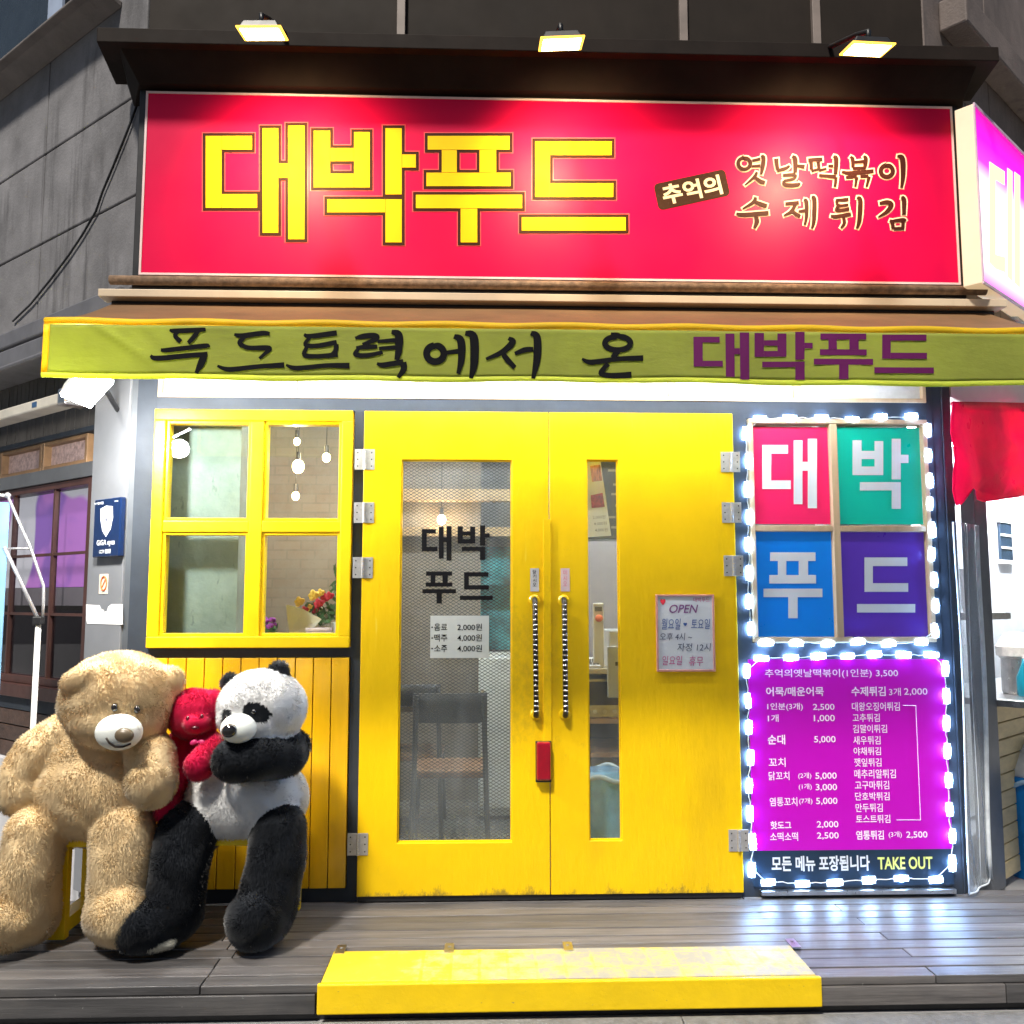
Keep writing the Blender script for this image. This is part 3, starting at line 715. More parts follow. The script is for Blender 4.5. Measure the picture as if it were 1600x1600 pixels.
# ---- interior shell of the shop
IW = MB()
IW.box(XL+.15, XR-.12, 2.6, 2.7, 0, 2.74)
IW.box(XL+.03, XL+.149, .501, 2.6, 0, 2.74)
IW.box(XR-.14, XR-.121, .11, 2.6, 0, 2.74)
IW.build('interior_wall', M('interior_grey', (.26, .25, .24), .7, var=.2, scale=4), B)
MB().box(XL+.15, XR-.141, .101, 2.6, 2.62, 2.74).build('ceiling', M('dark_ceiling', (.12, .12, .125), .7, var=.3, scale=3), B)
MB().box(XL+.15, XR-.141, .101, 2.6, -.05, .01).build('floor', M('interior_floor', (.16, .17, .17), .35, var=.3, scale=5), B)
def rawconc():
    m = bpy.data.materials.new('raw_concrete'); m.use_nodes = True; nt = m.node_tree; b = nt.nodes['Principled BSDF']
    c = mix_col(nt, ramp(nt, noise_tex(nt, 5, 9, rough=.7), .3, .7), (.17, .20, .175), (.27, .30, .27))
    c = mix_col(nt, ramp(nt, noise_tex(nt, 22, 5, (1, 1, .4)), .63, .70, (0, 0, 0), (.7,)*3), c, (.10, .11, .10))
    nt.links.new(c, b.inputs['Base Color']); b.inputs['Roughness'].default_value = .8
    bp = nt.nodes.new('ShaderNodeBump'); bp.inputs['Strength'].default_value = .4; bp.inputs['Distance'].default_value = .01
    nt.links.new(noise_tex(nt, 30), bp.inputs['Height']); nt.links.new(bp.outputs[0], b.inputs['Normal']); return m
MB().box(XL+.03, xof(389, 830, .35), .16, .5, .0, 2.62).build('concrete_column', rawconc(), B)
def brickm():
    m = bpy.data.materials.new('pale_brick'); m.use_nodes = True; nt = m.node_tree; b = nt.nodes['Principled BSDF']
    g = nt.nodes.new('ShaderNodeNewGeometry'); sp = nt.nodes.new('ShaderNodeSeparateXYZ'); cb = nt.nodes.new('ShaderNodeCombineXYZ')
    nt.links.new(g.outputs[0], sp.inputs[0]); nt.links.new(sp.outputs[0], cb.inputs[0]); nt.links.new(sp.outputs[2], cb.inputs[1])
    br = nt.nodes.new('ShaderNodeTexBrick'); br.inputs['Scale'].default_value = 1
    br.inputs['Brick Width'].default_value = .19; br.inputs['Row Height'].default_value = .065; br.inputs['Mortar Size'].default_value = .006
    br.inputs['Color1'].default_value = (.22, .18, .14, 1); br.inputs['Color2'].default_value = (.18, .145, .11, 1); br.inputs['Mortar'].default_value = (.16, .14, .11, 1)
    nt.links.new(cb.outputs[0], br.inputs['Vector'])
    c = mix_col(nt, ramp(nt, noise_tex(nt, 5, 9, rough=.75), .35, .65, (0, 0, 0), (.9,)*3), br.outputs[0], (.22, .205, .18))
    c = mix_col(nt, ramp(nt, noise_tex(nt, 17, 9, rough=.75), .58, .7, (0, 0, 0), (.7,)*3), c, (.16, .13, .10))
    nt.links.new(c, b.inputs['Base Color']); b.inputs['Roughness'].default_value = .8; return m
MB().box(XL+.031, .0, 2.0, 2.08, .01, 2.62).build('brick_partition', brickm(), B)

# ================================================================== BIG SIGN
sg = thing('shop_sign', 'long crimson signboard with big yellow black-edged letters above the awning', 'signboard', ((sx_0+sx_1)/2, -.02, sz_0))
SB = MB().box(sx_0-.045, sx_1+.045, SY+.012, -.021, sz_0-.07, sz_1+.05).build('box', BLACK, sg, bevel=.004)
SIGN = M('crimson_sign_face', (.66, .001, .062), .40, var=.06, scale=2, spec=.17, dirt=.12, dirtcol=(.40, .01, .03))
PS = FP(SY)
pts = [PS.hit(u, v) for u, v in ((222, 424.5), (1495, 440), (1487, 168), (228, 144))]
xa_, xb_ = sx_0, sx_1
MB().box(sx_0, sx_1, SY, SY+.0115, sz_0, sz_1).build('face', SIGN, sg)
m = MB(); e = .010
m.box(sx_0-e, sx_1+e, SY-.004, SY+.0114, sz_1, sz_1+e).box(sx_0-e, sx_1+e, SY-.004, SY+.0114, sz_0-e, sz_0).box(sx_0-e, sx_0, SY-.0035, SY+.0114, sz_0, sz_1).box(sx_1, sx_1+e, SY-.0035, SY+.0114, sz_0, sz_1)
m.build('edge_trim', M('pink_white_trim', (.8, .62, .62), .35), sg)
LETY = M('sign_yellow', (.92, .55, .004), .55, var=.03, spec=.12)
EDGE = M('sign_brown_edge', (.045, .012, .004), .5085, var=.05, spec=.12)
LINE = M('sign_pink_line', (.85, .12, .12), .25, var=.05, spec=.12)
hS = lambda base: (lambda u, v, e: PS.hit(u, v, base+e))
for nm, mat, base, gr in (('letter_halo', LINE, .0006, 5.6), ('letter_edge', EDGE, .0022, 4.2), ('letter', LETY, .0040, -.3)):
    for ch in '대박푸드':
        m = MB(); block(m, ch, hS(base), None, 0, gr); m.build(nm, mat, sg)
# 추억의 on a tilted dark label
m = MB(); th = R(12.2)
c = (1081, 296.5); hw, hh, rr = 57, 21, 7
outl = []
for qx, qy, a0 in ((1, -1, -90), (1, 1, 0), (-1, 1, 90), (-1, -1, 180)):
    for a in np.linspace(a0, a0+90, 5):
        x = qx*(hw-rr)+rr*math.cos(R(a)); y = qy*(hh-rr)+rr*math.sin(R(a)); outl.append((x, y))
def tl(x, y): return c[0]+x*math.cos(th)+y*math.sin(th), c[1]-x*math.sin(th)+y*math.cos(th)
m.add([PS.hit(*tl(x, y), .0012) for x, y in outl[::-1]], [tuple(range(len(outl)))], 0)
put_text(m, '추억의', PS, (1081-47, 296.5-15.5, 1081+47, 296.5+15.5), 1, .0024, .030, 0, th)
m.build('tag', [M('sign_dark_tag', (.05, .025, .015), .25, spec=.12), M('sign_cream', (.85, .68, .42), .3)], sg)
# brush lettering (coordinates of the enlarged photo: 3.81 x, origin 1020,220)
BR = {
 '옛': [ring(545, 135, 36, 34, 22), [(592, 118, 16), (640, 108, 20)], [(590, 152, 14), (640, 148, 18)], [(645, 90, 14), (660, 100, 24), (655, 150, 24), (645, 200, 14)], [(620, 185, 14), (605, 215, 20), (548, 265, 8)], [(605, 212, 14), (640, 240, 24), (668, 250, 22)]],
 '날': [[(735, 105, 26), (740, 150, 22), (745, 172, 20)], [(740, 178, 20), (790, 165, 22), (815, 148, 12)], [(830, 92, 16), (848, 110, 28), (848, 190, 22)], [(850, 148, 16), (905, 155, 26)], [(775, 205, 18), (850, 200, 22)], [(850, 200, 20), (840, 225, 18), (780, 238, 16)], [(780, 238, 18), (790, 262, 22), (860, 262, 24), (875, 250, 12)]],
 '떡': [[(925, 115, 22), (1010, 110, 24)], [(942, 120, 22), (945, 170, 20)], [(945, 180, 18), (990, 168, 14)], [(985, 125, 20), (990, 170, 20)], [(990, 178, 18), (1035, 165, 14)], [(1045, 150, 16), (1075, 150, 20)], [(1075, 92, 16), (1092, 110, 28), (1088, 200, 22)], [(990, 205, 18), (1090, 215, 24)], [(1092, 215, 20), (1085, 275, 18)]],
 '볶': [[(1175, 95, 14), (1190, 110, 24), (1192, 160, 20)], [(1255, 90, 14), (1268, 108, 26), (1262, 160, 22)], [(1192, 128, 16), (1262, 122, 18)], [(1190, 165, 18), (1270, 160, 20)], [(1225, 165, 18), (1225, 185, 18)], [(1125, 185, 14), (1180, 192, 24), (1315, 180, 24)], [(1150, 218, 18), (1215, 212, 20)], [(1215, 215, 20), (1205, 275, 14)], [(1235, 212, 18), (1285, 210, 20)], [(1288, 212, 22), (1272, 275, 14)]],
 '이': [ring(1393, 180, 36, 34, 26), [(1455, 92, 14), (1485, 105, 32), (1490, 200, 28), (1480, 280, 16)]],
 '수': [[(612, 335, 18), (600, 365, 22), (535, 405, 10)], [(605, 360, 16), (640, 375, 24), (680, 388, 22)], [(498, 432, 14), (540, 440, 24), (690, 428, 24)], [(612, 440, 20), (620, 480, 28), (605, 520, 16)]],
 '제': [[(790, 375, 18), (870, 368, 24)], [(850, 378, 20), (825, 420, 22), (780, 445, 10)], [(825, 410, 14), (860, 440, 22), (880, 448, 14)], [(868, 420, 14), (905, 415, 18)], [(900, 350, 14), (915, 365, 24), (915, 450, 20), (905, 500, 14)], [(945, 335, 14), (962, 350, 26), (960, 470, 24), (948, 522, 14)]],
 '튀': [[(1090, 355, 18), (1165, 348, 20)], [(1095, 352, 18), (1105, 385, 18), (1165, 380, 16)], [(1105, 385, 18), (1095, 415, 20), (1170, 405, 22)], [(1060, 445, 14), (1095, 450, 22), (1180, 435, 22)], [(1135, 448, 18), (1140, 490, 22), (1120, 520, 12)], [(1215, 338, 14), (1235, 355, 28), (1230, 470, 26), (1215, 522, 14)]],
 '김': [[(1350, 372, 18), (1395, 365, 26), (1420, 380, 28), (1395, 420, 24), (1340, 455, 8)], [(1478, 338, 14), (1495, 350, 28), (1495, 440, 22)], [(1410, 475, 16), (1425, 485, 24), (1430, 525, 18)], [(1425, 478, 16), (1490, 470, 22), (1505, 478, 14)], [(1490, 480, 22), (1488, 525, 18)], [(1435, 522, 16), (1495, 520, 18)]]}
for nm, mat, base, gr in (('brush_letter_edge', M('sign_cream_edge', (.9, .6, .45), .5085, spec=.12), .0006, 2.1), ('brush_letter', M('sign_dark_brown', (.05, .012, .008), .5082, spec=.12), .0045, .0)):
    for ch, st in BR.items():
        m = MB(); brush(m, st, hS(base), 3.81, 1020, 220, 0, gr, 0); m.build(nm, mat, sg)
# ---- floodlights above the sign
lamps = [(410, 52, (470, 250)), (877, 68, (900, 255)), (1355, 77, (1262, 255))]
fl_lab = ['warm floodlight on an arm over the left end of the red sign', 'warm floodlight on an arm over the middle of the red sign', 'warm floodlight on an arm over the right end of the red sign']
LY = -.72
for (u, v, tg), lab in zip(lamps, fl_lab):
    p = at(u, v, LY); tgt = PS.hit(*tg); f = thing('floodlight', lab, 'floodlight', p, 'floodlights over the red sign')
    aim = (tgt-p).normalized(); dr = Vector((aim.x*.3, .22, -1)).normalized()
    sidev = Vector((1, 0, 0)); sidev = (sidev-dr*sidev.dot(dr)).normalized(); upv = sidev.cross(dr)
    q = lambda a, b, c_: p+sidev*a+upv*b+dr*c_
    hwid, hhi = pm(33, LY), .062
    m = MB().hexa([q(-hwid*.8, -hhi*.7, -.035), q(hwid*.8, -hhi*.7, -.035), q(hwid*.8, hhi*.7, -.035), q(-hwid*.8, hhi*.7, -.035)],
                  [q(-hwid, -hhi, -.002), q(hwid, -hhi, -.002), q(hwid, hhi, -.002), q(-hwid, hhi, -.002)])
    m.build('housing', BLACK, f, bevel=.004)
    MB().hexa([q(-hwid*1.1, -hhi*1.15, -.004), q(hwid*1.1, -hhi*1.15, -.004), q(hwid*1.1, hhi*1.15, -.004), q(-hwid*1.1, hhi*1.15, -.004)], [q(-hwid*1.1, -hhi*1.15, .003), q(hwid*1.1, -hhi*1.15, .003), q(hwid*1.1, hhi*1.15, .003), q(-hwid*1.1, hhi*1.15, .003)]).build('rim', AMBER, f, bevel=.002)  # glowing rim imitates the amber halo of the lamp
    MB().hexa([q(-hwid*.94, -hhi*.9, -.0015), q(hwid*.94, -hhi*.9, -.0015), q(hwid*.94, hhi*.9, -.0015), q(-hwid*.94, hhi*.9, -.0015)],
              [q(-hwid*.94, -hhi*.9, .006), q(hwid*.94, -hhi*.9, .006), q(hwid*.94, hhi*.9, .006), q(-hwid*.94, hhi*.9, .006)]).build('lens', LAMPW, f)
    MB().tube([q(0, 0, -.03), q(0, 0, -.07), (p.x, LY+.10, p.z+.13), (p.x, -.022, p.z+.40)], .011, 10).build('arm', BLACK, f, smooth=True)
    ld = bpy.data.lights.new('light', 'SPOT'); ld.energy = 42; ld.color = (1, .68, .34); ld.spot_size = R(110); ld.spot_blend = .9; ld.shadow_soft_size = .09
    lo_ = bpy.data.objects.new('light', ld); COL.objects.link(lo_); lo_.parent = f; lo_.location = dr*.10; lo_.rotation_euler = (-aim).to_track_quat('Z', 'Y').to_euler()

# ================================================================== AWNING
AY = -.9
PA = FP(AY)
ax0, ax1 = xof(66, 550, AY), xof(1690, 560, AY)
az1, az0 = zof(508, 850, AY)+.004, zof(599, 850, AY)
aw = thing('awning', 'long yellow shop awning, shade painted olive on its hanging front, with black and purple lettering', 'awning', ((ax0+ax1)/2, -.05, az1))
def vy(x, z):
    t = max(0, min(1, (az1-z)/(az1-az0)))
    return AY + .006*math.sin(x*4.1+1)*t + .004*math.sin(x*10.3+z*7)*t + .0015*math.sin(x*27+z*19)*t - .011*math.exp(-(((x-ax0-.16)-(az1-z)*1.5)/.022)**2)*min(1, 4*t)*(1-t) + .006*math.exp(-(((x-ax0-.30)-(az1-z)*1.1)/.03)**2)*(1-t)*min(1, 4*t)
FAB = M('shaded_yellow_fabric', (.33, .36, .06), .75, var=.16, scale=2.5, bump=.55, bscale=5, bstretch=(1, 1, 2.2), dirt=.25, dirtcol=(.16, .18, .05))  # yellow cloth; its shade is put into this olive base colour
def trans(m, w=.35):
    nt = m.node_tree; b = nt.nodes['Principled BSDF']; out = nt.nodes['Material Output']
    t = nt.nodes.new('ShaderNodeBsdfTranslucent'); x = nt.nodes.new('ShaderNodeMixShader'); x.inputs[0].default_value = w
    src = b.inputs['Base Color'].links[0].from_socket; nt.links.new(src, t.inputs[0])
    nt.links.new(b.outputs[0], x.inputs[1]); nt.links.new(t.outputs[0], x.inputs[2]); nt.links.new(x.outputs[0], out.inputs[0])
trans(FAB, .35)
HEM = M('lit_yellow_edge', (.80, .56, .015), .6, var=.08, scale=4); trans(HEM, .4)  # lit copy of the cloth colour, for left edge and top bar
def sheet(x0, x1, z0, z1, nx, nz, th, off=0):
    m = MB(); vs = []
    for s in (0, 1):
        for j in range(nz+1):
            for i in range(nx+1):
                x = x0+(x1-x0)*i/nx; z = z0+(z1-z0)*j/nz; b_ = max(0, 1-(z-az0)/.06); vs.append((x, vy(x, z)-off+th*s, z+b_*(.0035*math.sin(x*3.3+.5)+.002*math.sin(x*9.7))))
    n = (nx+1)*(nz+1); fs = []
    for j in range(nz):
        for i in range(nx):
            a = j*(nx+1)+i; fs.append((a, a+1, a+nx+2, a+nx+1)); fs.append((n+a, n+a+nx+1, n+a+nx+2, n+a+1))
    for i in range(nx):
        fs += [(i, n+i, n+i+1, i+1), (nz*(nx+1)+i, nz*(nx+1)+i+1, n+nz*(nx+1)+i+1, n+nz*(nx+1)+i)]
    for j in range(nz):
        a = j*(nx+1); fs += [(a, a+nx+1, n+a+nx+1, n+a), (a+nx, n+a+nx, n+a+2*nx+1, a+2*nx+1)]
    return m.add(vs, fs)
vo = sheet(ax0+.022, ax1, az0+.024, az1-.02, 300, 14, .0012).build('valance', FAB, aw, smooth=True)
HEM2 = M('backlit_hem', (.62, .66, .10), .6, var=.06); trans(HEM2, .5)  # light from behind is put into this lime colour
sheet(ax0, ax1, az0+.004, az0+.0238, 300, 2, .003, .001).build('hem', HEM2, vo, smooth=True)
sheet(ax0, ax0+.0218, az0+.0242, az1-.0195, 3, 6, .003, .001).build('hem', HEM, vo, smooth=True)
m = MB()
ns = 60
pts = [(ax0+(ax1-ax0)*i/ns, AY+.012, az1-.006+.003*math.sin(i*.9)) for i in range(ns+1)]
m.tube(pts, .015, 12); m.build('front_bar', HEM, aw, smooth=True)
# canopy cloth
zb_ = zof(482, 850, -.15)
cn = MB(); nx, ny = 60, 8; vs = []
rx0, rx1 = xof(176, 478, -.15), xof(1545, 490, -.15)
for s in (0, 1):
    for j in range(ny+1):
        t = j/ny
        for i in range(nx+1):
            f_ = i/nx; x = (rx0+(rx1-rx0)*f_)*(1-t)+(ax0+(ax1-ax0)*f_)*t
            vs.append((x, -.15+(AY+.01+.15)*t, zb_+(az1-zb_)*t-.018*math.sin(math.pi*t)+.004*math.sin(f_*31)*math.sin(math.pi*t)-.0015*s))
n = (nx+1)*(ny+1); fs = []
for j in range(ny):
    for i in range(nx):
        a = j*(nx+1)+i; fs.append((a, a+1, a+nx+2, a+nx+1)); fs.append((n+a, n+a+nx+1, n+a+nx+2, n+a+1))
CAN = M('brown_canopy_cloth', (.16, .085, .035), .7, var=.2, scale=4, stretch=(1, 1, 1), bump=.1, bscale=50)
cn.add(vs, fs).build('canopy', CAN, aw, smooth=True)
zr = zof(449, 850, -.17)
m = MB().tube([(xof(172, 444, -.18), -.18, zr+.006), (xof(1540, 462, -.18), -.18, zr+.006)], .022, 14)
m.build('roller', M('rusty_tube', (.20, .125, .075), .7, var=.5, scale=30, bump=.3, bscale=80), aw, smooth=True)
zq = zof(466, 850, -.2)
MB().box(xof(154, 466, -.2), xof(1572, 480, -.2), -.21, -.12, zq-.018, zq+.018).build('cassette', M('cream_metal', (.62, .50, .36), .45, var=.12, scale=3, dirt=.3, dirtcol=(.25, .17, .1)), aw, bevel=.003)
MB().box(xof(172, 478, -.16), xof(1556, 490, -.16), -.15, -.10, zq-.09, zq-.0185).build('mounting_bar', BLACK, aw, bevel=.003)
for x in (-1.2, 0.1, 1.5):
    MB().tube([(x, -.13, zq-.07), (x+.42, -.5, (zq-.07+az1)/2-.05), (x+.05, AY+.03, az1-.02)], .014, 8).build('folding_arm', M('arm_white', (.5, .5, .5), .4), aw)
# awning writing
hA = lambda u, v, e: (lambda p: Vector((p.x, vy(p.x, p.z)-.0032-e, p.z)))(PA.hit(u, v))
AWB = [[(412, 72, 5), (430, 75, 13), (500, 72, 12), (522, 70, 9)], [(438, 78, 8), (428, 90, 11), (445, 108, 12)], [(500, 76, 10), (485, 96, 13), (470, 112, 10)],
       [(384, 134, 8), (410, 134, 12), (520, 122, 13), (530, 125, 9)],
       [(352, 152, 6), (372, 160, 14), (470, 152, 13), (528, 148, 13)], [(522, 148, 14), (512, 172, 21), (495, 206, 9)],
       [(614, 86, 6), (640, 90, 14), (700, 82, 13), (722, 84, 10)], [(645, 94, 9), (630, 112, 13), (655, 127, 12), (715, 128, 14), (720, 135, 12), (692, 160, 6)],
       [(562, 185, 5), (600, 196, 13), (690, 186, 12), (768, 182, 15)],
       [(832, 86, 6), (850, 92, 13), (932, 82, 15)], [(850, 94, 8), (835, 118, 11), (870, 122, 12), (932, 112, 14)], [(842, 122, 8), (832, 150, 12), (870, 155, 12), (935, 150, 13)], [(932, 118, 12), (928, 140, 12), (905, 158, 6)],
       [(776, 182, 5), (810, 192, 13), (900, 184, 12), (972, 185, 16)],
       [(992, 98, 7), (1015, 92, 14), (1052, 90, 15), (1055, 100, 13), (1015, 118, 9)], [(995, 128, 6), (1020, 126, 13), (1058, 124, 10)], [(1000, 132, 8), (992, 150, 12), (1030, 152, 12), (1075, 142, 9)], [(1062, 108, 8), (1118, 104, 12)], [(1066, 130, 8), (1118, 126, 11)], [(1105, 78, 10), (1126, 88, 22), (1126, 135, 20), (1120, 165, 12)],
       [(1060, 178, 6), (1080, 182, 14), (1140, 172, 15)], [(1140, 174, 18), (1142, 195, 17), (1125, 220, 9)],
       ring(1240, 145, 27, 25, 19), [(1275, 142, 10), (1310, 138, 13)], [(1300, 92, 12), (1320, 105, 22), (1322, 160, 19), (1312, 206, 9)], [(1335, 82, 12), (1360, 94, 24), (1362, 170, 23), (1352, 220, 10)],
       [(1470, 98, 9), (1482, 110, 18), (1450, 140, 15), (1400, 162, 7)], [(1448, 140, 10), (1462, 160, 15), (1488, 188, 12)], [(1490, 145, 9), (1520, 134, 14), (1545, 132, 12)], [(1540, 82, 12), (1558, 95, 21), (1558, 160, 21), (1546, 222, 9)]]
AWB2 = [[(310, 84, 6), (330, 88, 14), (338, 92, 8)], ring(330, 113, 40, 21, 15), [(330, 138, 16), (315, 158, 14)], [(220, 162, 5), (250, 172, 14), (330, 162, 12), (408, 160, 15)], [(300, 178, 12), (278, 206, 14), (310, 214, 15), (372, 212, 18)]]
cuts = [0, 6, 9, 14, 22, 26, len(AWB)]
for a_, b_q in zip(cuts[:-1], cuts[1:]):
    m = MB(); brush(m, AWB[a_:b_q], hA, 2, 60, 480, 0, .7); m.build('brush_letter', INK, vo)
m = MB(); brush(m, AWB2, hA, 2, 800, 480, 0, .7); m.build('brush_letter', INK, vo)
PINK_ = M('purple_ink', (.12, .010, .09), .7, var=.1, spec=.2)
for ch, bx in (('대', (1083, 520, 1170, 594)), ('박', (1178.5, 519, 1269, 594)), ('푸', (1271, 521.5, 1364, 593)), ('드', (1366, 523, 1460, 583))):
    m = MB(); block(m, ch, hA, bx); m.build('purple_letter', PINK_, vo)
# fluorescent tube behind the awning
ft = thing('tube_light', 'white fluorescent tube hanging under the awning before the transom', 'tube light', (0, -.06, 2.52))
MB().tube([(-1.35, -.32, 2.45), (1.75, -.32, 2.45)], .014, 12).build('tube', TUBE, ft, smooth=True)
MB().box(-1.37, 1.77, -.345, -.295, 2.475, 2.515).build('batten', WHITE, ft, bevel=.003)
for x in (-1.0, .2, 1.4): MB().box(x-.015, x+.015, -.30, -.001, 2.5155, 2.53).build('bracket', BLACK, ft)

# ================================================================== COLOUR PANELS, MENU, LED STRINGS
PQ = FP(.006)
WLET = M('white_vinyl', (.70, .73, .78), .4, var=.05)
for ch, col, bx, lb, nm in (('대', (.70, .012, .10), (1191, 685.5, 1276.5, 794), 'crimson square window panel with one white letter, upper left of the lit four', 'red'),
                        ('박', (.0, .38, .28), (1332, 685.5, 1419.5, 795), 'turquoise green window panel with one white letter beside the crimson one', 'green'),
                        ('푸', (.0, .16, .62), (1193, 863, 1285, 966), 'bright blue window panel with one white letter below the crimson one', 'blue'),
                        ('드', (.075, .025, .34), (1339, 871, 1430, 957), 'dark violet window panel with one white letter below the green one', 'violet')):
    i = '대박푸드'.index(ch); a, b = ((qx0+.028, cx-.022), (cx+.022, qx1-.028))[i % 2]; c, d_ = ((cz2+.022, qz1-.035), (qz0+.024, cz2-.016))[i // 2]
    t_ = thing('letter_panel', lb, 'letter panel', ((a+b)/2, .01, c), 'coloured letter panels in the right window')
    MB().box(a, b, .0062, .0112, c, d_).build('film', M('film_'+nm, col, .3, var=.06, scale=3, emis=col, estr=.18), t_)  # weak emission brightens the film, which is no lamp
    m = MB(); block(m, ch, lambda u, v, e: PQ.hit(u, v, .002+e), bx); m.build('lettering', WLET, t_)
mnu = thing('menu_board', 'magenta price menu board with white rows of dishes and a navy take out strip', 'menu board', ((mx0+mx1)/2, -.001, zof(1388, 1320)))
mzb = zof(1387, 1320)
MAG = M('magenta_film', (.36, .0, .34), .35, var=.05, scale=2, emis=(.55, .0, .5), estr=.2)  # emission lifts the board's brightness; it is no lamp
MB().box(mx0, mx1, -.010, -.0015, mz0, mz1).build('face', MAG, mnu)
MB().box(mx0, mx1, -.0098, -.0015, mzb+.012, mz0-.0005).build('strip', M('navy_strip', (.012, .03, .06), .35), mnu)
PM = FP(-.010)
MT = [('추억의옛날떡볶이(1인분) 3,500', (192, 158, 915, 208), .004), ('어묵/매운어묵', (198, 255, 512, 305), .03), ('수제튀김', (662, 253, 848, 305), .03), ('3개', (866, 260, 930, 303), .005), ('2,000', (948, 262, 1075, 303), .005),
      ('1인분(3개)', (205, 342, 398, 385), .01), ('2,500', (453, 347, 570, 385), .01), ('1개', (208, 405, 266, 445), .01), ('1,000', (458, 407, 572, 447), .01), ('순대', (207, 515, 302, 568), .035), ('5,000', (459, 522, 576, 562), .01),
      ('꼬치', (212, 640, 304, 690), .02), ('닭꼬치', (212, 715, 325, 762), .02), ('(2개)', (373, 720, 444, 757), .005), ('5,000', (466, 720, 582, 760), .01), ('(1개)', (376, 780, 446, 816), .005), ('3,000', (468, 782, 584, 822), .01),
      ('염통꼬치', (218, 855, 368, 903), .02), ('(7개)', (378, 858, 450, 895), .005), ('5,000', (470, 857, 586, 897), .01), ('핫도그', (222, 985, 335, 1028), .035), ('2,000', (474, 984, 591, 1024), .01), ('소떡소떡', (220, 1045, 372, 1092), .035), ('2,500', (475, 1045, 593, 1085), .01),
      ('대왕오징어튀김', (665, 338, 925, 385), .01), ('고추튀김', (668, 400, 816, 445), .01), ('김말이튀김', (670, 460, 855, 505), .01), ('새우튀김', (672, 522, 820, 568), .01), ('야채튀김', (674, 582, 822, 626), .01), ('깻잎튀김', (677, 642, 825, 688), .01),
      ('메추리알튀김', (678, 703, 903, 752), .01), ('고구마튀김', (681, 765, 867, 812), .01), ('단호박튀김', (682, 827, 869, 872), .01), ('만두튀김', (685, 888, 832, 935), .01), ('토스트튀김', (687, 950, 873, 995), .01), ('염통튀김', (688, 1035, 838, 1085), .035), ('(3개)', (864, 1040, 936, 1077), .005), ('2,500', (960, 1040, 1075, 1080), .01)]
z6 = lambda b: tuple((x/3.478+(1140 if i % 2 == 0 else 1000)) for i, x in enumerate(b))
MWH = M('menu_white', (.80, .66, .80), .4, var=.05, emis=(.8, .66, .8), estr=.15)
for s, bx, bo in MT:
    m = MB(); put_text(m, s, PM, z6(bx), 0, .0015, min(bo, .008 if any(c in s for c in '떡꼬깻볶닭') else .02)); m.build('menu_text', MWH, mnu)
m = MB()
L = [(942, 355), (1012, 357), (1038, 978), (908, 978)]
L = [(x/3.478+1140, y/3.478+1000) for x, y in L]
for i, (p, q) in enumerate(zip(L[:-1], L[1:])): m.tube([PM.hit(*p, .0012+i*.0002), PM.hit(*q, .0012+i*.0002)], .0012, 6)
m.build('bracket_line', MWH, mnu)
m = MB(); put_text(m, '모든 메뉴 포장됩니다', PM, z6((228, 1172, 762, 1256)), 0, .0015, .028); m.build('strip_text', WLET, mnu)
m = MB(); put_text(m, 'TAKE OUT', PM, z6((805, 1178, 1103, 1246)), 0, .0015, .022); m.build('strip_text', M('lime_ink', (.72, .80, .22), .4), mnu)
# LED module strings
def led_string(label, corners, counts, closed, endloop):
    P = FP(-.014); t_ = thing('led_string', label, 'led light string', P.hit(*corners[0]), 'white LED module strings framing the right boards')
    base = None; path = []
    W2, H2 = .036, .0165
    m0 = MB()
    m0.box(-W2, W2, -.004, 0, -H2, H2, 0)
    m0.ell((0, -.004, 0), (W2*.97, .012, H2*.95), None, 20, 12, 1)
    first = None
    for si, ((ua, va), (ub, vb)) in enumerate(zip(corners, corners[1:]+corners[:1])):
        n = counts[si]
        for k in range(n):
            f_ = (k+.5)/n; u, v = ua+(ub-ua)*f_+random.uniform(-2.2, 2.2), va+(vb-va)*f_+random.uniform(-2, 2)
            p = P.hit(u, v); q1 = P.hit(ua, va); q2 = P.hit(ub, vb); ang = math.atan2(q2.z-q1.z, q2.x-q1.x)+random.uniform(-.08, .08)
            if first is None:
                me_o = MB(); me_o.v, me_o.f, me_o.m = m0.v, m0.f, m0.m
                first = me_o.build('led_module', [WHITE, LED], None, loc=(0, 0, 0)); first.parent = t_; o_ = first
            else:
                o_ = first.copy(); COL.objects.link(o_); o_.parent = t_
            o_.scale = (random.uniform(.88, 1.06), random.uniform(.8, 1.1), random.uniform(.84, 1.05)); o_.location = p-Vector(t_['org']); o_.rotation_euler = (0, -ang, 0)
            path.append(p+Vector((0, .006, 0)))
    cp = []
    for i in range(len(path)):
        a, b = path[i], path[(i+1) % len(path)]
        if not closed and i == len(path)-1: break
        for k in range(5):
            f_ = k/5; off = math.sin(math.pi*f_)*random.uniform(-.006, .006); cp.append(a.lerp(b, f_)+Vector((off, -.003*math.sin(math.pi*f_), off*.7)))
    MB().tube(cp, .0022, 6).build('cable', WHITE, t_, smooth=True)
led_string('string of glowing white LED modules framing the four colour letter panels', [(1166, 656), (1447, 652), (1462, 1004), (1173, 1004)], [6, 9, 6, 8], True, False)
led_string('string of glowing white LED modules framing the magenta menu board', [(1168, 1027), (1477, 1022), (1488, 1372), (1176, 1381)], [7, 8, 6, 8], True, True)

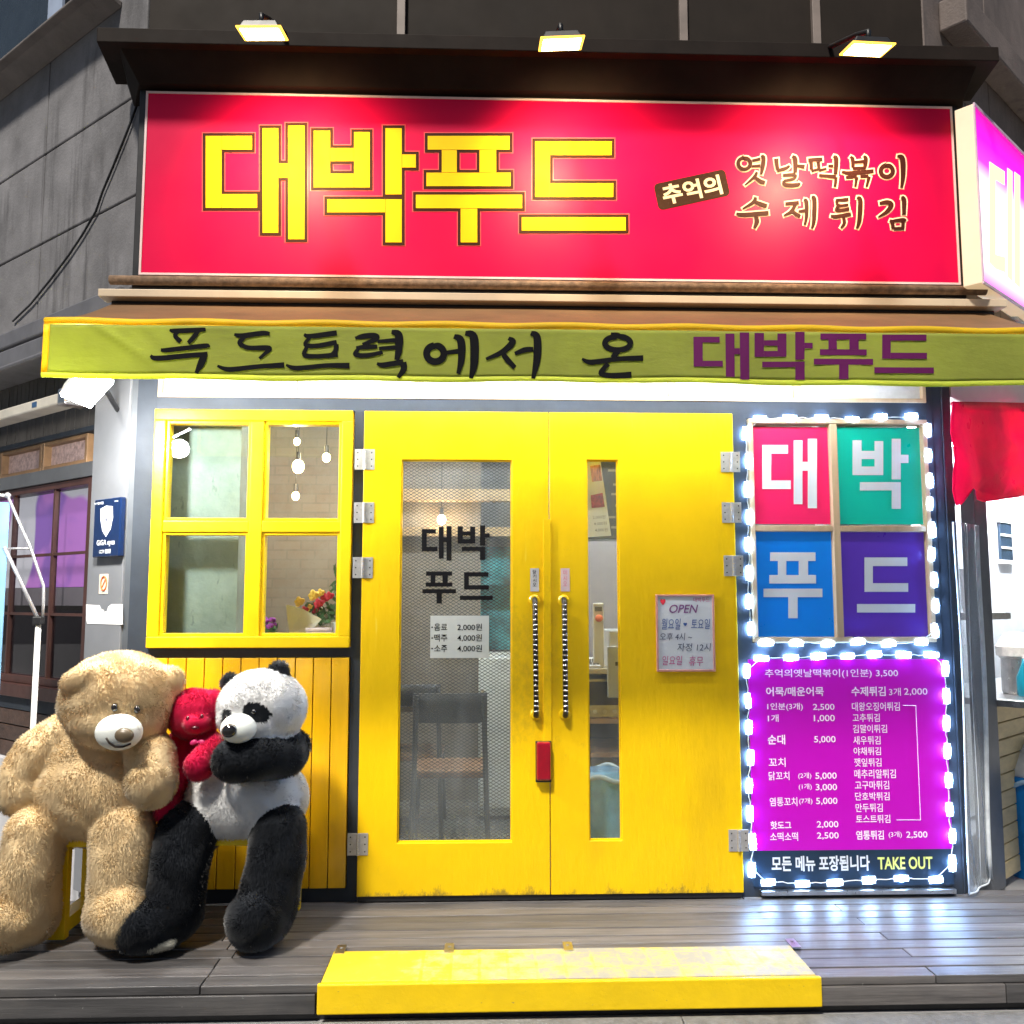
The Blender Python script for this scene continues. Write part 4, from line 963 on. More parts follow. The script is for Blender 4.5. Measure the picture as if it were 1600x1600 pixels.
# ================================================================== THINGS ON THE DOORS
PD = FP(-.0305)
ob = thing('notice_board', 'small pink-framed white board with handwritten opening hours on the right door', 'notice board', at(1070, 1050, -.031))
bx0, bx1, bz0, bz1 = xof(1025, 990, -.03), xof(1116, 990, -.03), zof(1049, 1070, -.03), zof(929, 1070, -.03)
MB().box(bx0+.008, bx1-.008, -.036, -.031, bz0+.008, bz1-.008).build('panel', M('whiteboard', (.62, .66, .74), .25, var=.04), ob)
m = MB()
for a, b, c, d_ in ((bx0, bx1, bz0, bz0+.009), (bx0, bx1, bz1-.009, bz1), (bx0, bx0+.009, bz0+.009, bz1-.009), (bx1-.009, bx1, bz0+.009, bz1-.009)): m.box(a, b, -.041, -.0308, c, d_)
m.build('frame', M('pink_frame', (.62, .30, .27), .4), ob, bevel=.0015)
PO = FP(-.036); z3 = lambda b: tuple((x/3.81+(800 if i % 2 == 0 else 620)) for i, x in enumerate(b))
inks = [M('ink_purple', (.20, .06, .22), .5), M('ink_blue', (.04, .10, .36), .5), M('ink_dark', (.04, .05, .12), .5), M('ink_magenta', (.50, .06, .25), .5), M('ink_red', (.7, .03, .06), .5)]
m = MB()
for s, bx, mi, bo, sh in (('OPEN', (937, 1237, 1103, 1287), 0, .008, .25), ('월요일', (890, 1320, 1003, 1385), 1, 0, .1), ('♥', (1020, 1345, 1042, 1365), 1, 0, 0), ('토요일', (1068, 1322, 1178, 1382), 1, 0, .1), ('오후 4시 ~', (880, 1405, 1072, 1450), 2, 0, .12), ('자정 12시', (985, 1467, 1182, 1515), 2, 0, .12),
                       ('일요일', (895, 1542, 1012, 1597), 3, 0, .1), ('휴무', (1055, 1545, 1138, 1602), 3, 0, .08), ('♥', (882, 1204, 914, 1240), 4, 0, 0), ('대박푸드', (1080, 1193, 1176, 1222), 3, 0, 0)):
    m = MB(); put_text(m, s, PO, z3(bx), 0, .0012, bo, sh); m.build('handwriting', inks[mi], ob)
# price paper behind the left glass mesh -> taped on the outside of the glass
pp = thing('price_paper', 'white printed drink price sheet taped on the glass of the left door', 'paper notice', at(718, 1028, -.007))
MB().box(xof(672.5, 1000), xof(764, 1000), -.0085, -.0068, zof(1028, 718), zof(962, 718)).build('sheet', M('price_sheet', (.55, .58, .57), .5, var=.06), pp)
m = MB(); PP = FP(-.0085)
for s, bx in (('·', (510, 1367, 520, 1377)), ('음료', (527, 1350, 605, 1392)), ('2,000원', (665, 1350, 812, 1394)), ('·', (510, 1431, 520, 1441)), ('맥주', (527, 1413, 605, 1457)), ('4,000원', (665, 1413, 812, 1458)), ('·', (510, 1494, 520, 1504)), ('소주', (527, 1478, 605, 1520)), ('4,000원', (665, 1476, 812, 1521))):
    m = MB(); put_text(m, s, PP, tuple((x/3.81+(540 if i % 2 == 0 else 620)) for i, x in enumerate(bx)), 0, .0008, .006); m.build('print', INK, pp)
# push / pull stickers
for u0, u1, s, lb, col, ink in ((828.5, 842, '당기시오', 'narrow silver sticker with black vertical letters above the left door handle', (.55, .54, .55), INK), (876, 890, '미시오', 'narrow pinkish sticker with faded red letters above the right door handle', (.62, .48, .50), M('faded_red', (.62, .22, .28), .5))):
    st_ = thing('door_sticker', lb, 'sticker', at((u0+u1)/2, 924, -.031))
    MB().box(xof(u0, 905, -.03), xof(u1, 905, -.03), -.032, -.0306, zof(924, 850, -.03), zof(888, 850, -.03)).build('plate', M('sticker_'+lb[7:12], col, .35), st_)
    m = MB(); n = len(s); v0 = 891.0; st = 26.0/n
    for k, ch in enumerate(s): put_text(m, ch, FP(-.032), (u0+4, v0+k*st, u1-4, v0+(k+.86)*st), 0, .0008, .012)
    m.build('print', ink, st_)
# red reflector light at the meeting of the doors
c_ = at(849, 1189, -.04); rl = thing('red_light', 'red plastic tail light fixed between the two yellow doors', 'light', c_)
w, hh = pm(11), pm(30)
MB().box(c_.x-w-.003, c_.x+w+.003, -.047, -.0405, c_.z-hh-.004, c_.z+hh).build('base', BLACK, rl, bevel=.003)
MB().box(c_.x-w, c_.x+w, -.075, -.0472, c_.z-hh+.008, c_.z+hh-.001).build('lens', M('red_lens', (.28, .0, .012), .15, var=.15, scale=20, coat=1), rl, bevel=.009)

# menu poster hanging inside the right door
PI = FP(.12)
mp = thing('hanging_menu', 'long white photo menu sheet hanging crooked inside the narrow door window', 'menu sheet', PI.hit(925, 840))
q = lambda u, v, o=0: PI.hit(u, v, o)
MB().poly([q(880, 842), q(955, 837), q(938, 718), q(870, 722)], (0, -1, 0), .002).build('sheet', PAPER, mp)
m = MB()
m.poly([q(925, 753, .001), q(941, 751, .001), q(938, 726, .001), q(922, 728, .001)], (0, -1, 0), 0, 0)
m.poly([q(924.5, 794, .001), q(945, 792, .001), q(941.5, 770, .001), q(923, 774, .001)], (0, -1, 0), 0, 1)
m.build('photo', [M('food_photo_orange', (.42, .18, .10), .4, var=.8, scale=60, stretch=(2, 1, .4)), M('food_photo_red', (.35, .05, .05), .4, var=.9, scale=50)], mp)
m = MB()
for s, bx in (('2,000원', (926, 805, 946, 811)), ('4,000원', (928, 815, 948, 821)), ('4,000원', (929.5, 825, 949.5, 831))): put_text(m, s, PI, bx, 0, .0012, .004, 0, R(3))
m.build('print', M('grey_ink', (.2, .2, .2), .6), mp)

# ================================================================== LEFT SIDE ITEMS
# white floodlight
p = at(136, 606, -.50)
wl = thing('white_floodlight', 'glaring white floodlight on a bracket at the left pillar under the awning end', 'floodlight', p)
dr = Vector((.30, -.50, -.82)).normalized(); sidev = LW.r.copy(); sidev = (sidev-dr*sidev.dot(dr)).normalized(); upv = sidev.cross(dr)
q = lambda a, b, c_: p+sidev*a+upv*b+dr*c_
MB().hexa([q(-.07, -.055, -.06), q(.07, -.055, -.06), q(.07, .055, -.06), q(-.07, .055, -.06)], [q(-.09, -.07, -.002), q(.09, -.07, -.002), q(.09, .07, -.002), q(-.09, .07, -.002)]).build('housing', WHITE, wl, bevel=.004)
MB().hexa([q(-.084, -.064, -.0015), q(.084, -.064, -.0015), q(.084, .064, -.0015), q(-.084, .064, -.0015)], [q(-.084, -.064, .012), q(.084, -.064, .012), q(.084, .064, .012), q(-.084, .064, .012)]).build('lens', LAMPC, wl)
pb = LW.pt(.12, p.z+.03, .0)
MB().tube([p+Vector((0, 0, .05)), p.lerp(pb, .5)+Vector((0, 0, .06)), pb], .012, 8).build('bracket', BLACK, wl, smooth=True)
ld = bpy.data.lights.new('light', 'POINT'); ld.energy = 72; ld.color = (1, .97, .90); ld.shadow_soft_size = .05
lo_ = bpy.data.objects.new('light', ld); COL.objects.link(lo_); lo_.parent = wl; lo_.location = dr*.09
# retracted awning arm
z_ = zL(50, 634, .12)
ra = thing('retracted_awning', 'cream cassette of a closed awning along the left side wall', 'awning', LW.pt(1.5, z_, .05))
MB().pbox(LW, aLs(92, 620, .12), 3.5, z_-.028, z_+.028, .02, .12).build('cassette', M('cream_alu', (.52, .49, .43), .4), ra, bevel=.008)
MB().pbox(LW, aLs(104, 612, .12), aLs(92, 620, .12)-.002, z_-.04, z_+.045, .01, .13).build('end_bracket', STEEL, ra, bevel=.01)
MB().pbox(LW, aLs(57, 630, .122), aLs(50, 630, .122), z_-.012, z_+.015, .1205, .1225).build('badge', M('badge_blue', (.03, .08, .18), .3), ra)
# security sign
ss = thing('security_sign', 'glossy navy security plate with a white shield on the lit grey pillar', 'security sign', LW.hit(167, 870, .02))
PL2 = Plane(LW.o, LW.r, LW.n)
o1 = .028
a0, a1 = aLs(187, 825, o1), aLs(146, 825, o1); z0, z1 = zL(167, 870, o1), zL(167, 779, o1)
MB().pbox(LW, a0, a1, z0, z1, .001, o1).build('plate', M('navy_plate', (.004, .016, .065), .2, var=.1, coat=.3), ss, bevel=.005)
def LT(mb, s, box, mi=0, off=o1+.001, bold=0):
    # text on the left wing reads left to right, so run along -r
    P = Plane(LW.o, -LW.r, LW.n); put_text(mb, s, P, box, mi, off, bold)
m = MB(); LT(m, 'GiGA eyes', (151, 843, 179, 854), 0, o1+.001, .02); LT(m, 'CCTV 촬영중', (155, 858, 173, 865), 0, o1+.001, .015); LT(m, 'KT텔레캅', (148, 784.5, 162, 788.5), 0, o1+.001, .02); LT(m, 'giga', (178.5, 781.5, 184.5, 784.5), 0, o1+.001, .02)
sh = [(157, 795), (166, 790), (176, 791), (176.5, 808), (173, 826), (165.5, 839), (159.5, 829), (157, 812)]
m.poly([LW.hit(u, v, o1+.001) for u, v in sh[::-1]], LW.n, 0, 0)
cc = LW.hit(165.8, 812.5, o1+.0018)
m.pbox(LW, (cc-LW.o).dot(LW.r)-.006, (cc-LW.o).dot(LW.r)+.006, cc.z-.008, cc.z+.008, o1+.0012, o1+.002, 1)
for (ua, va) in ((158.5, 806), (172, 801), (160, 823)): m.tube([LW.hit(ua, va, o1+.0016), cc], .0012, 5, 1)
m.build('emblem', [M('sign_white', (.8, .82, .85), .3), M('sign_navy', (.05, .06, .12), .3)], ss)
# no smoking sticker
ns_ = thing('no_smoking_sticker', 'small white no smoking sticker with an orange ring below the navy plate', 'sticker', LW.hit(161, 928, .002))
MB().pbox(LW, aLs(168.5, 910, .002), aLs(155, 910, .002), zL(161, 928, .002), zL(161, 897, .002), .0006, .0022).build('sheet', M('cream_sticker', (.72, .60, .50), .4), ns_)
m = MB(); ce = LW.hit(162, 911.5, .004); ca_ = (ce-LW.o).dot(LW.r); rad = .026
m.tube([LW.pt(ca_+rad*math.cos(w), ce.z+rad*1.25*math.sin(w), .0035) for w in np.linspace(0, 2*math.pi, 25)], .004, 6)
m.tube([LW.pt(ca_-rad*.7, ce.z+rad*.85, .0036), LW.pt(ca_+rad*.7, ce.z-rad*.85, .0036)], .0035, 6)
m.build('ring', M('orange_ink', (.72, .16, .05), .5), ns_)
# torn paper
tpz = LW
us_ = [(191.5, 944), (191.5, 976), (136, 974.5), (134.5, 969), (134.5, 944.5), (155, 946), (158, 952), (162, 953), (162, 956), (167, 955), (169, 948), (174, 944)]
tag(MB().poly([LW.hit(u, v, .0018) for u, v in us_], LW.n, .0012).build('torn_paper', M('white_paper', (.78, .78, .8), .6), loc=LW.hit(163, 976, .0018)), 'blank white paper with a torn notch stuck low on the grey pillar', 'paper')
# cable on the concrete wall
cp = [LW.hit(u, v, .012) for u, v in ((214, 165), (195, 215), (176, 262), (160, 300), (150, 330), (128, 368), (108, 398), (78, 438), (48, 475), (20, 502))]
tag(MB().tube(cp, .006, 6).build('wall_cable', BLACK, loc=LW.hit(120, 380, .0), smooth=True), 'thin black cable sagging down across the grey concrete wall', 'cable')
# banner stand
PB = .02
bs = thing('banner_stand', 'pale blue hanging banner on a white crank-arm pole at the left edge', 'banner stand', (at(60, 960, PB).x, PB, -.16))
b_ = lambda u, v: at(u, v, PB)
pole = b_(60, 975); foot = Vector((pole.x, PB, -.16))
MB().tube([foot, pole], .0125, 12).build('pole', M('white_pole', (.72, .72, .70), .35), bs, smooth=True)
MB().box(pole.x-.022, pole.x+.022, PB-.02, PB+.02, pole.z-.005, pole.z+.035).build('joint', BLACK, bs, bevel=.006)
m = MB(); m.tube([pole+Vector((-.006, 0, .03)), b_(7, 855)], .009, 8); m.tube([pole+Vector((.018, 0, .03)), b_(68, 940), b_(68, 915), b_(48, 857), b_(12, 775)], .007, 8); m.tube([b_(48, 857), b_(5, 857)], .005, 8); m.tube([b_(12, 775), b_(-120, 760)], .008, 8); m.ell(b_(12, 774), (.014, .014, .014))
m.build('arm', M('silver_arm', (.6, .6, .63), .25, .6), bs, smooth=True)
MB().box(b_(-150, 900).x, b_(9, 900).x, PB-.003, PB+.003, b_(0, 1100).z, b_(0, 785).z).build('banner', M('sky_blue_cloth', (.22, .45, .72), .6, var=.25, scale=3), bs)
MB().lathe((pole.x, PB, -.16), [(.2, 0), (.2, .05), (.14, .09), (.02, .11)], 24).build('base', WHITE, bs, smooth=False)

# ================================================================== RIGHT SIDE ITEMS
RF = Plane(RW.o + RW.n*.1, RW.r, RW.n)
rp = [(1487, 628), (1640, 630), (1640, 770), (1575, 779), (1541, 784), (1533, 780), (1527, 766), (1519, 762), (1512, 772), (1505, 788), (1497, 790)]
rf = thing('red_flap', 'bright red awning flap hanging over the take-out window at the right edge', 'awning', RF.hit(1545, 785))
RED = M('red_vinyl', (.92, .02, .16), .3, var=.12, scale=6, bump=.35, bscale=7); trans(RED, .6)
def flapmesh():
    bm = bmesh.new(); vs = [bm.verts.new(RF.hit(u, v)) for u, v in rp]; bm.faces.new(vs[::-1])
    bmesh.ops.triangulate(bm, faces=bm.faces)
    bmesh.ops.subdivide_edges(bm, edges=bm.edges, cuts=6, use_grid_fill=True)
    bm.verts.ensure_lookup_table()
    for v in bm.verts:
        a = (v.co-RF.o).dot(RF.r); v.co += RF.n*(.012*math.sin(a*19+v.co.z*4)+.008*math.sin(v.co.z*23+a*5))
    m = MB(); m.v = [tuple(v.co) for v in bm.verts]; bm.verts.index_update(); m.f = [tuple(v.index for v in f.verts) for f in bm.faces]; m.m = [0]*len(m.f); bm.free(); return m
o = flapmesh().build('flap', RED, rf, smooth=True); so_ = o.modifiers.new('thick', 'SOLIDIFY'); so_.thickness = .003
MB().tube([RF.hit(1489, 631, -.02), RF.hit(1640, 633, -.02)], .012, 8).build('rail', M('red_rail', (.5, .01, .03), .4), rf, smooth=True)
# box sign at the upper right
of_ = .26
ls = thing('light_box_sign', 'glowing magenta and white box sign turned to the right of the red signboard', 'box sign', RW.hit(1545, 440, of_))
zt_, zbm = zRr(1527, 168, of_), zRr(1530, 438, of_); as_ = aRs(1528, 300, of_)
MB().pbox(RW, as_, 2.6, zbm, zt_, of_-.085, of_-.002).build('box', M('cream_box', (.70, .62, .50), .4, var=.06, emis=(1, .75, .42), estr=.25), ls, bevel=.004)
def litbox():
    m = bpy.data.materials.new('lit_magenta_face'); m.use_nodes = True; nt = m.node_tree; b = nt.nodes['Principled BSDF']
    g = nt.nodes.new('ShaderNodeNewGeometry'); s_ = nt.nodes.new('ShaderNodeSeparateXYZ'); nt.links.new(g.outputs[0], s_.inputs[0])
    mr = nt.nodes.new('ShaderNodeMapRange'); nt.links.new(s_.outputs[2], mr.inputs[0]); mr.inputs[1].default_value = zbm; mr.inputs[2].default_value = zt_
    rp_ = nt.nodes.new('ShaderNodeValToRGB'); nt.links.new(mr.outputs[0], rp_.inputs[0])
    el = rp_.color_ramp.elements; el[0].position = 0; el[0].color = (.9, .10, .8, 1); el[1].position = 1; el[1].color = (.55, .0, .25, 1)
    for ps, c in ((.12, (1, .9, 1)), (.58, (1, .95, 1)), (.70, (.95, .05, .85)), (.84, (.75, .0, .6))):
        e = el.new(ps); e.color = (*c, 1)
    nt.links.new(rp_.outputs[0], b.inputs['Emission Color']); b.inputs['Emission Strength'].default_value = 1.0
    b.inputs['Base Color'].default_value = (.4, .02, .3, 1); return m
MB().pbox(RW, as_+.008, 2.59, zbm+.01, zt_-.01, of_-.0018, of_).build('face', litbox(), ls)
m = MB(); e = .012
m.pbox(RW, as_, 2.6, zt_-.0095, zt_+.004, of_-.0015, of_+.006).pbox(RW, as_, 2.6, zbm-.004, zbm+.0095, of_-.0015, of_+.006).pbox(RW, as_-.001, as_+.0078, zbm+.0096, zt_-.0096, of_-.0015, of_+.005)
m.build('edge_trim', M('pale_trim', (.75, .6, .72), .35), ls)
m = MB()
hR = lambda u, v, e: RW.hit(u, v, of_+.002+e)
ylw = emit('lit_yellow', (1, .93, .45), 1.0)
for k, quad in enumerate((((1546, 252), (1556, 259), (1556, 420), (1546, 410)), ((1556, 259), (1570, 268), (1570, 290), (1556, 281)), ((1556, 398), (1571, 402), (1571, 426), (1556, 420)), ((1574, 262), (1582, 268), (1582, 440), (1574, 432)), ((1585, 268), (1594, 275), (1594, 450), (1585, 442)))):
    m.add([hR(u, v, k*.0003) for u, v in quad], [(3, 2, 1, 0)])
m.build('lettering', ylw, ls)
MB().tube([RW.hit(1543, 462, .1), RW.hit(1640, 540, .3)], .014, 8).build('strut', M('white_bar', (.6, .62, .64), .4), ls, smooth=True)
# clear vinyl curtain
vc = thing('vinyl_curtain', 'clear plastic curtain gathered at the right corner post', 'plastic curtain', RW.pt(.2, 0.02, .05))
PV = Plane(RW.o, RW.r, RW.n)
m = MB(); n = 26; vs = []; nz = 14
x_pts = np.linspace(0, 1, n)
for j in range(nz+1):
    z = .02+(1.72-.02)*j/nz; v_ = 1392-(1392-770)*j/nz; t_j = j/nz
    a_l = aRs(1513-24*t_j, v_, .03); a_r = aRs(1552-27*t_j-5*math.sin(t_j*3), v_, .03)
    for i in range(n):
        f_ = i/(n-1); vs.append(RW.pt(a_l+(a_r-a_l)*f_, z, .03+.007*math.sin(f_*11+j*.35)+.006*math.sin(f_*5-j*.5)))
fs = [(j*n+i, j*n+i+1, (j+1)*n+i+1, (j+1)*n+i) for j in range(nz) for i in range(n-1)]
vco = m.add(vs, fs).build('sheet', VINYL, vc, smooth=True); sm = vco.modifiers.new('thick', 'SOLIDIFY'); sm.thickness = .001
m = MB()
for fcol in (0, 12, 25):
    m.tube([vs[j*n+fcol]+RW.n*.004 for j in range(nz+1)], {0: .004, 12: .0015, 25: .011}[fcol], 8)
m.tube([vs[i]+RW.n*.004 for i in range(n)], .004, 6)
m.build('hem', VINHEM, vc, smooth=True)
# bin, pots, cutting things on the counter
bc = at(1634, 1270, .70); bc.z = -.129
bn = thing('blue_bin', 'bright blue plastic bin with a white lid below the take-out counter', 'bin', bc)
zbt = .36
MB().lathe(bc, [(.20, 0), (.21, .05), (.225, zbt+.15), (.235, zbt+.15), (.235, zbt+.175), (.22, zbt+.178)], 28).build('body', M('blue_plastic', (.0, .17, .55), .35, var=.08), bn, smooth=False, bevel=.003)
m = MB(); m.lathe((bc.x, bc.y, bc.z+zbt+.179), [(.225, 0), (.215, .04), (.08, .16), (.01, .165)], 28); m.build('lid', M('white_lid', (.75, .77, .8), .4), bn, smooth=True)
m = MB()
pts = [(bc.x+.233*math.cos(a)*(1+.01*math.sin(a*9)), bc.y+.233*math.sin(a)*(1+.01*math.sin(a*9)), bc.z+zbt+.14+.02*math.sin(a*7)) for a in np.linspace(0, 2*math.pi, 60)]
m.tube(pts, .012, 6); m.build('bag_edge', M('bag_pale', (.35, .55, .8), .25), bn, smooth=True)
def on_counter(a, o, name, label, cat): return thing(name, label, cat, RW.pt(a, zct+.001, o))
t_ = on_counter(1.05, -.06, 'steel_pot', 'tall steel pot with a paper wrapped rim on the take-out counter', 'pot'); p = Vector(t_['org'])
MB().lathe(p, [(.075, 0), (.08, .01), (.08, .19), (.088, .195), (.088, .205)], 28).build('body', STEEL, t_, smooth=False)
MB().lathe((p.x, p.y, p.z+.206), [(.10, 0), (.105, .05), (.06, .12), (.02, .13)], 20).build('wrap', M('wrap', (.75, .73, .7), .7, var=.15, scale=30), t_)
t_ = on_counter(.91, .02, 'sauce_bottle', 'teal sauce bottle beside the steel pot on the counter', 'bottle'); p = Vector(t_['org'])
MB().lathe(p, [(.035, 0), (.04, .01), (.04, .1), (.012, .17), (.008, .2)], 20).build('body', M('teal', (.0, .22, .32), .3), t_, smooth=True)
MB().lathe((p.x, p.y, p.z+.2005), [(.010, 0), (.009, .02)], 16).build('cap', WHITE, t_)
t_ = on_counter(1.14, .06, 'food_tray', 'small yellow food tray in front of the pot on the counter', 'tray'); p = Vector(t_['org'])
MB().pbox(RW, 1.05, 1.3, zct+.002, zct+.016, .01, .11).build('dish', M('yellow_tray', (.8, .5, .02), .35), t_, bevel=.006)
t_ = on_counter(1.12, -.32, 'cup_stack', 'stack of white paper cups on the shelf at the take-out window', 'cups'); p = Vector(t_['org'])
cs = MB()
for k in range(12): cs.lathe((p.x, p.y, p.z+.44+k*.018), [(.032, 0), (.045, .055), (.047, .058)], 20)
cs.build('cups', WHITE, t_)
MB().pbox(RW, .95, 1.5, zct+.40, zct+.44, -.45, -.22).build('shelf', STEEL, t_)
MB().tube([RW.pt(1.0, zct+.001, -.43), RW.pt(1.0, zct+.41, -.43)], .012, 8).build('shelf_leg', STEEL, t_)
MB().tube([RW.pt(1.45, zct+.001, -.43), RW.pt(1.45, zct+.41, -.43)], .012, 8).build('shelf_leg', STEEL, t_)
tk = thing('kitchen_tube_light', 'white fluorescent fitting on the ceiling of the take-out kitchen', 'tube light', RW.pt(1.3, 2.3, -.4))
MB().pbox(RW, .4, 4.2, 2.31, 2.345, -.45, -.35).build('fitting', WHITE, tk)
MB().tube([RW.pt(.45, 2.295, -.4), RW.pt(4.15, 2.295, -.4)], .014, 10).build('tube', emit('kitchen_tube', (.9, .95, 1), 240), tk)

# ================================================================== INTERIOR THINGS
for (u, v, Y, r_, lb) in ((466, 729, 1.2, .035, 'largest warm bulb hanging inside behind the yellow window'), (510, 715, 1.35, .024, 'small warm bulb at the right behind the yellow window'), (464, 690, 1.42, .02, 'small warm bulb highest behind the yellow window'), (462, 775, 1.3, .022, 'small warm bulb lowest behind the yellow window'), (690, 812, 1.9, .03, 'warm bulb seen through the wire mesh of the left door')):
    p = at(u, v, Y); t_ = thing('pendant_bulb', lb, 'pendant bulb', p, 'warm bulbs hanging inside the shop')
    MB().ell(p, (r_, r_, r_*1.2), None, 16, 10).build('bulb', BULB, t_, smooth=True)
    MB().tube([p+Vector((0, 0, r_*1.1)), p+Vector((0, 0, r_*1.1+.05))], .014, 10).build('socket', BLACK, t_)
    MB().tube([p+Vector((0, 0, r_*1.1+.05)), (p.x, p.y, 2.62)], .003, 6).build('cord', BLACK, t_)
    ld = bpy.data.lights.new('light', 'POINT'); ld.energy = 7; ld.color = (1, .72, .42); ld.shadow_soft_size = r_
    lo_ = bpy.data.objects.new('light', ld); COL.objects.link(lo_); lo_.parent = t_; lo_.location = (0, -r_*1.6, -.02)
it = thing('fill_tube', 'unseen white fill tube added on the shop ceiling behind the doors', 'tube light', (.4, 1.2, 2.6))  # unseen tube, added to fill the interior with light
MB().box(-1.05, 1.55, .67, .77, 2.585, 2.62).build('fitting', WHITE, it)
MB().tube([(-1.0, .72, 2.57), (1.5, .72, 2.57)], .014, 10).build('tube', emit('fill_tube_glow', (.95, .97, 1), 140), it)
# window shelf and flowers
SHZ = zof(1000, 470, .2)
MB().box(xof(389, 830, .35)+.004, wx1, .102, .34, SHZ-.03, SHZ).build('window_shelf', M('shelf_white', (.55, .52, .48), .5), B)
fb = thing('bouquet', 'bouquet of red and yellow roses in crumpled cream paper behind the yellow window', 'bouquet', at(470, 985, .2))
c0 = at(472, 990, .2)
m = MB()
for k in range(5):
    a = -.9+k*.35; tip = c0+Vector((.10*math.cos(a)-.02, -.02+.02*k, .09+.05*math.sin(a)))
    w_ = .055
    m.add([c0+Vector((-.05, .01*k, -.0)), c0+Vector((.02, .01*k, -.012)), tip+Vector((w_, 0, -.02)), tip+Vector((-.02, .01, .04)), tip+Vector((-w_-.02, 0, .0))], [(0, 1, 2), (0, 2, 3), (0, 3, 4)])
m.add([c0+Vector((-.055, -.03, .0)), c0+Vector((.03, -.035, -.01)), c0+Vector((.10, -.04, .07)), c0+Vector((.01, -.05, .12)), c0+Vector((-.075, -.03, .14))], [(0, 1, 2), (0, 2, 3), (0, 3, 4)])
m.build('wrapping', M('cream_wrap', (.62, .57, .48), .6, var=.1, scale=10), fb)
YR, RR, PUR, GRN = M('rose_yellow', (.85, .52, .08), .6), M('rose_red', (.45, .01, .03), .6), M('purple_bloom', (.22, .02, .25), .6), M('leaf_green', (.05, .12, .04), .6, var=.4, scale=20)
def rose(p, r, mat, par):
    m = MB()
    for k in range(9):
        a = k*2.4; rr = r*(.25+.08*k); cc_ = Vector(p)+Vector((rr*.7*math.cos(a), -.3*r+rr*.2*math.sin(a*1.7), rr*.7*math.sin(a)))
        m.ell(cc_, (r*.5, r*.28, r*.42), Matrix.Rotation(a, 3, 'Y'), 10, 7)
    m.build('rose', mat, par, smooth=True)
for u, v, r_, mt in ((468, 940, .026, YR), (490, 930, .028, YR), (501, 926, .02, YR), (485, 950, .02, YR), (508, 934, .026, RR), (498, 943, .026, RR), (515, 931, .022, RR), (476, 953, .02, RR), (492, 953, .02, RR)):
    rose(at(u, v, .17+random.random()*.04), r_, mt, fb)
m = MB()
for k in range(60):
    p = at(random.uniform(478, 524), random.uniform(945, 972), .18+random.random()*.05); a = random.random()*6.28; l = random.uniform(.015, .035)
    dv = Vector((math.cos(a), random.uniform(-.4, .4), math.sin(a)))*l; nv = Vector((-math.sin(a), 0, math.cos(a)))*l*.25
    m.add([p-dv, p+nv, p+dv, p-nv], [(0, 1, 2, 3)])
m.build('leaf_spray', GRN, fb)
pf = thing('potted_flower', 'small purple flowers in a low pot at the left of the bouquet', 'potted plant', (at(416, 998, .2).x, .2, SHZ))
o_ = Vector(pf['org'])
MB().lathe(o_, [(.03, .0), (.04, .03), (.042, .032)], 18).build('pot', M('clay_white', (.6, .58, .55), .5), pf)
m = MB()
for k in range(50):
    p = o_+Vector((random.uniform(-.05, .05), random.uniform(-.03, .03), .03+random.random()*.04)); a = random.random()*6.28; l = random.uniform(.012, .025)
    dv = Vector((math.cos(a), random.uniform(-.4, .4), math.sin(a)))*l; nv = Vector((-math.sin(a), 0, math.cos(a)))*l*.35
    m.add([p-dv, p+nv, p+dv, p-nv], [(0, 1, 2, 3)])
m.build('leaves', GRN, pf)
m = MB()
for k in range(14): m.ell(o_+Vector((random.uniform(-.03, .045), -.02+random.uniform(-.02, .02), .085+random.uniform(-.02, .02))), (.012, .010, .012), None, 8, 6)
m.build('blossoms', PUR, pf, smooth=True)
gp = thing('tall_plant', 'thin green leafy plant at the right side behind the yellow window', 'potted plant', (at(530, 995, .26).x, .26, SHZ))
o_ = Vector(gp['org'])
MB().lathe(o_, [(.035, 0), (.045, .08), (.047, .082)], 18).build('pot', WHITE, gp)
m = MB()
for k in range(90):
    h_ = random.uniform(.08, .36); p = o_+Vector((random.gauss(0, .025), random.gauss(0, .02), h_)); a = random.uniform(.6, 2.5); l = random.uniform(.015, .04)
    dv = Vector((math.cos(a), random.uniform(-.4, .4), math.sin(a)))*l; nv = Vector((-math.sin(a), 0, math.cos(a)))*l*.22
    m.add([p-dv, p+nv, p+dv, p-nv], [(0, 1, 2, 3)])
m.tube([o_+Vector((0, 0, .07)), o_+Vector((.008, 0, .2)), o_+Vector((-.004, 0, .34))], .004, 6)
m.build('foliage', GRN, gp)
bx_ = thing('gift_box', 'pale pink gift box standing on the window shelf beside the bouquet', 'box', (at(498, 995, .16).x, .16, SHZ))
o_ = Vector(bx_['org'])
MB().box(o_.x-.055, o_.x+.055, .13, .19, SHZ+.001, SHZ+.045).build('carton', M('pink_card', (.62, .46, .50), .5), bx_, bevel=.002)
MB().box(o_.x-.058, o_.x+.058, .127, .193, SHZ+.0455, SHZ+.06).build('lid', M('pink_card_lid', (.66, .5, .55), .5), bx_, bevel=.002)

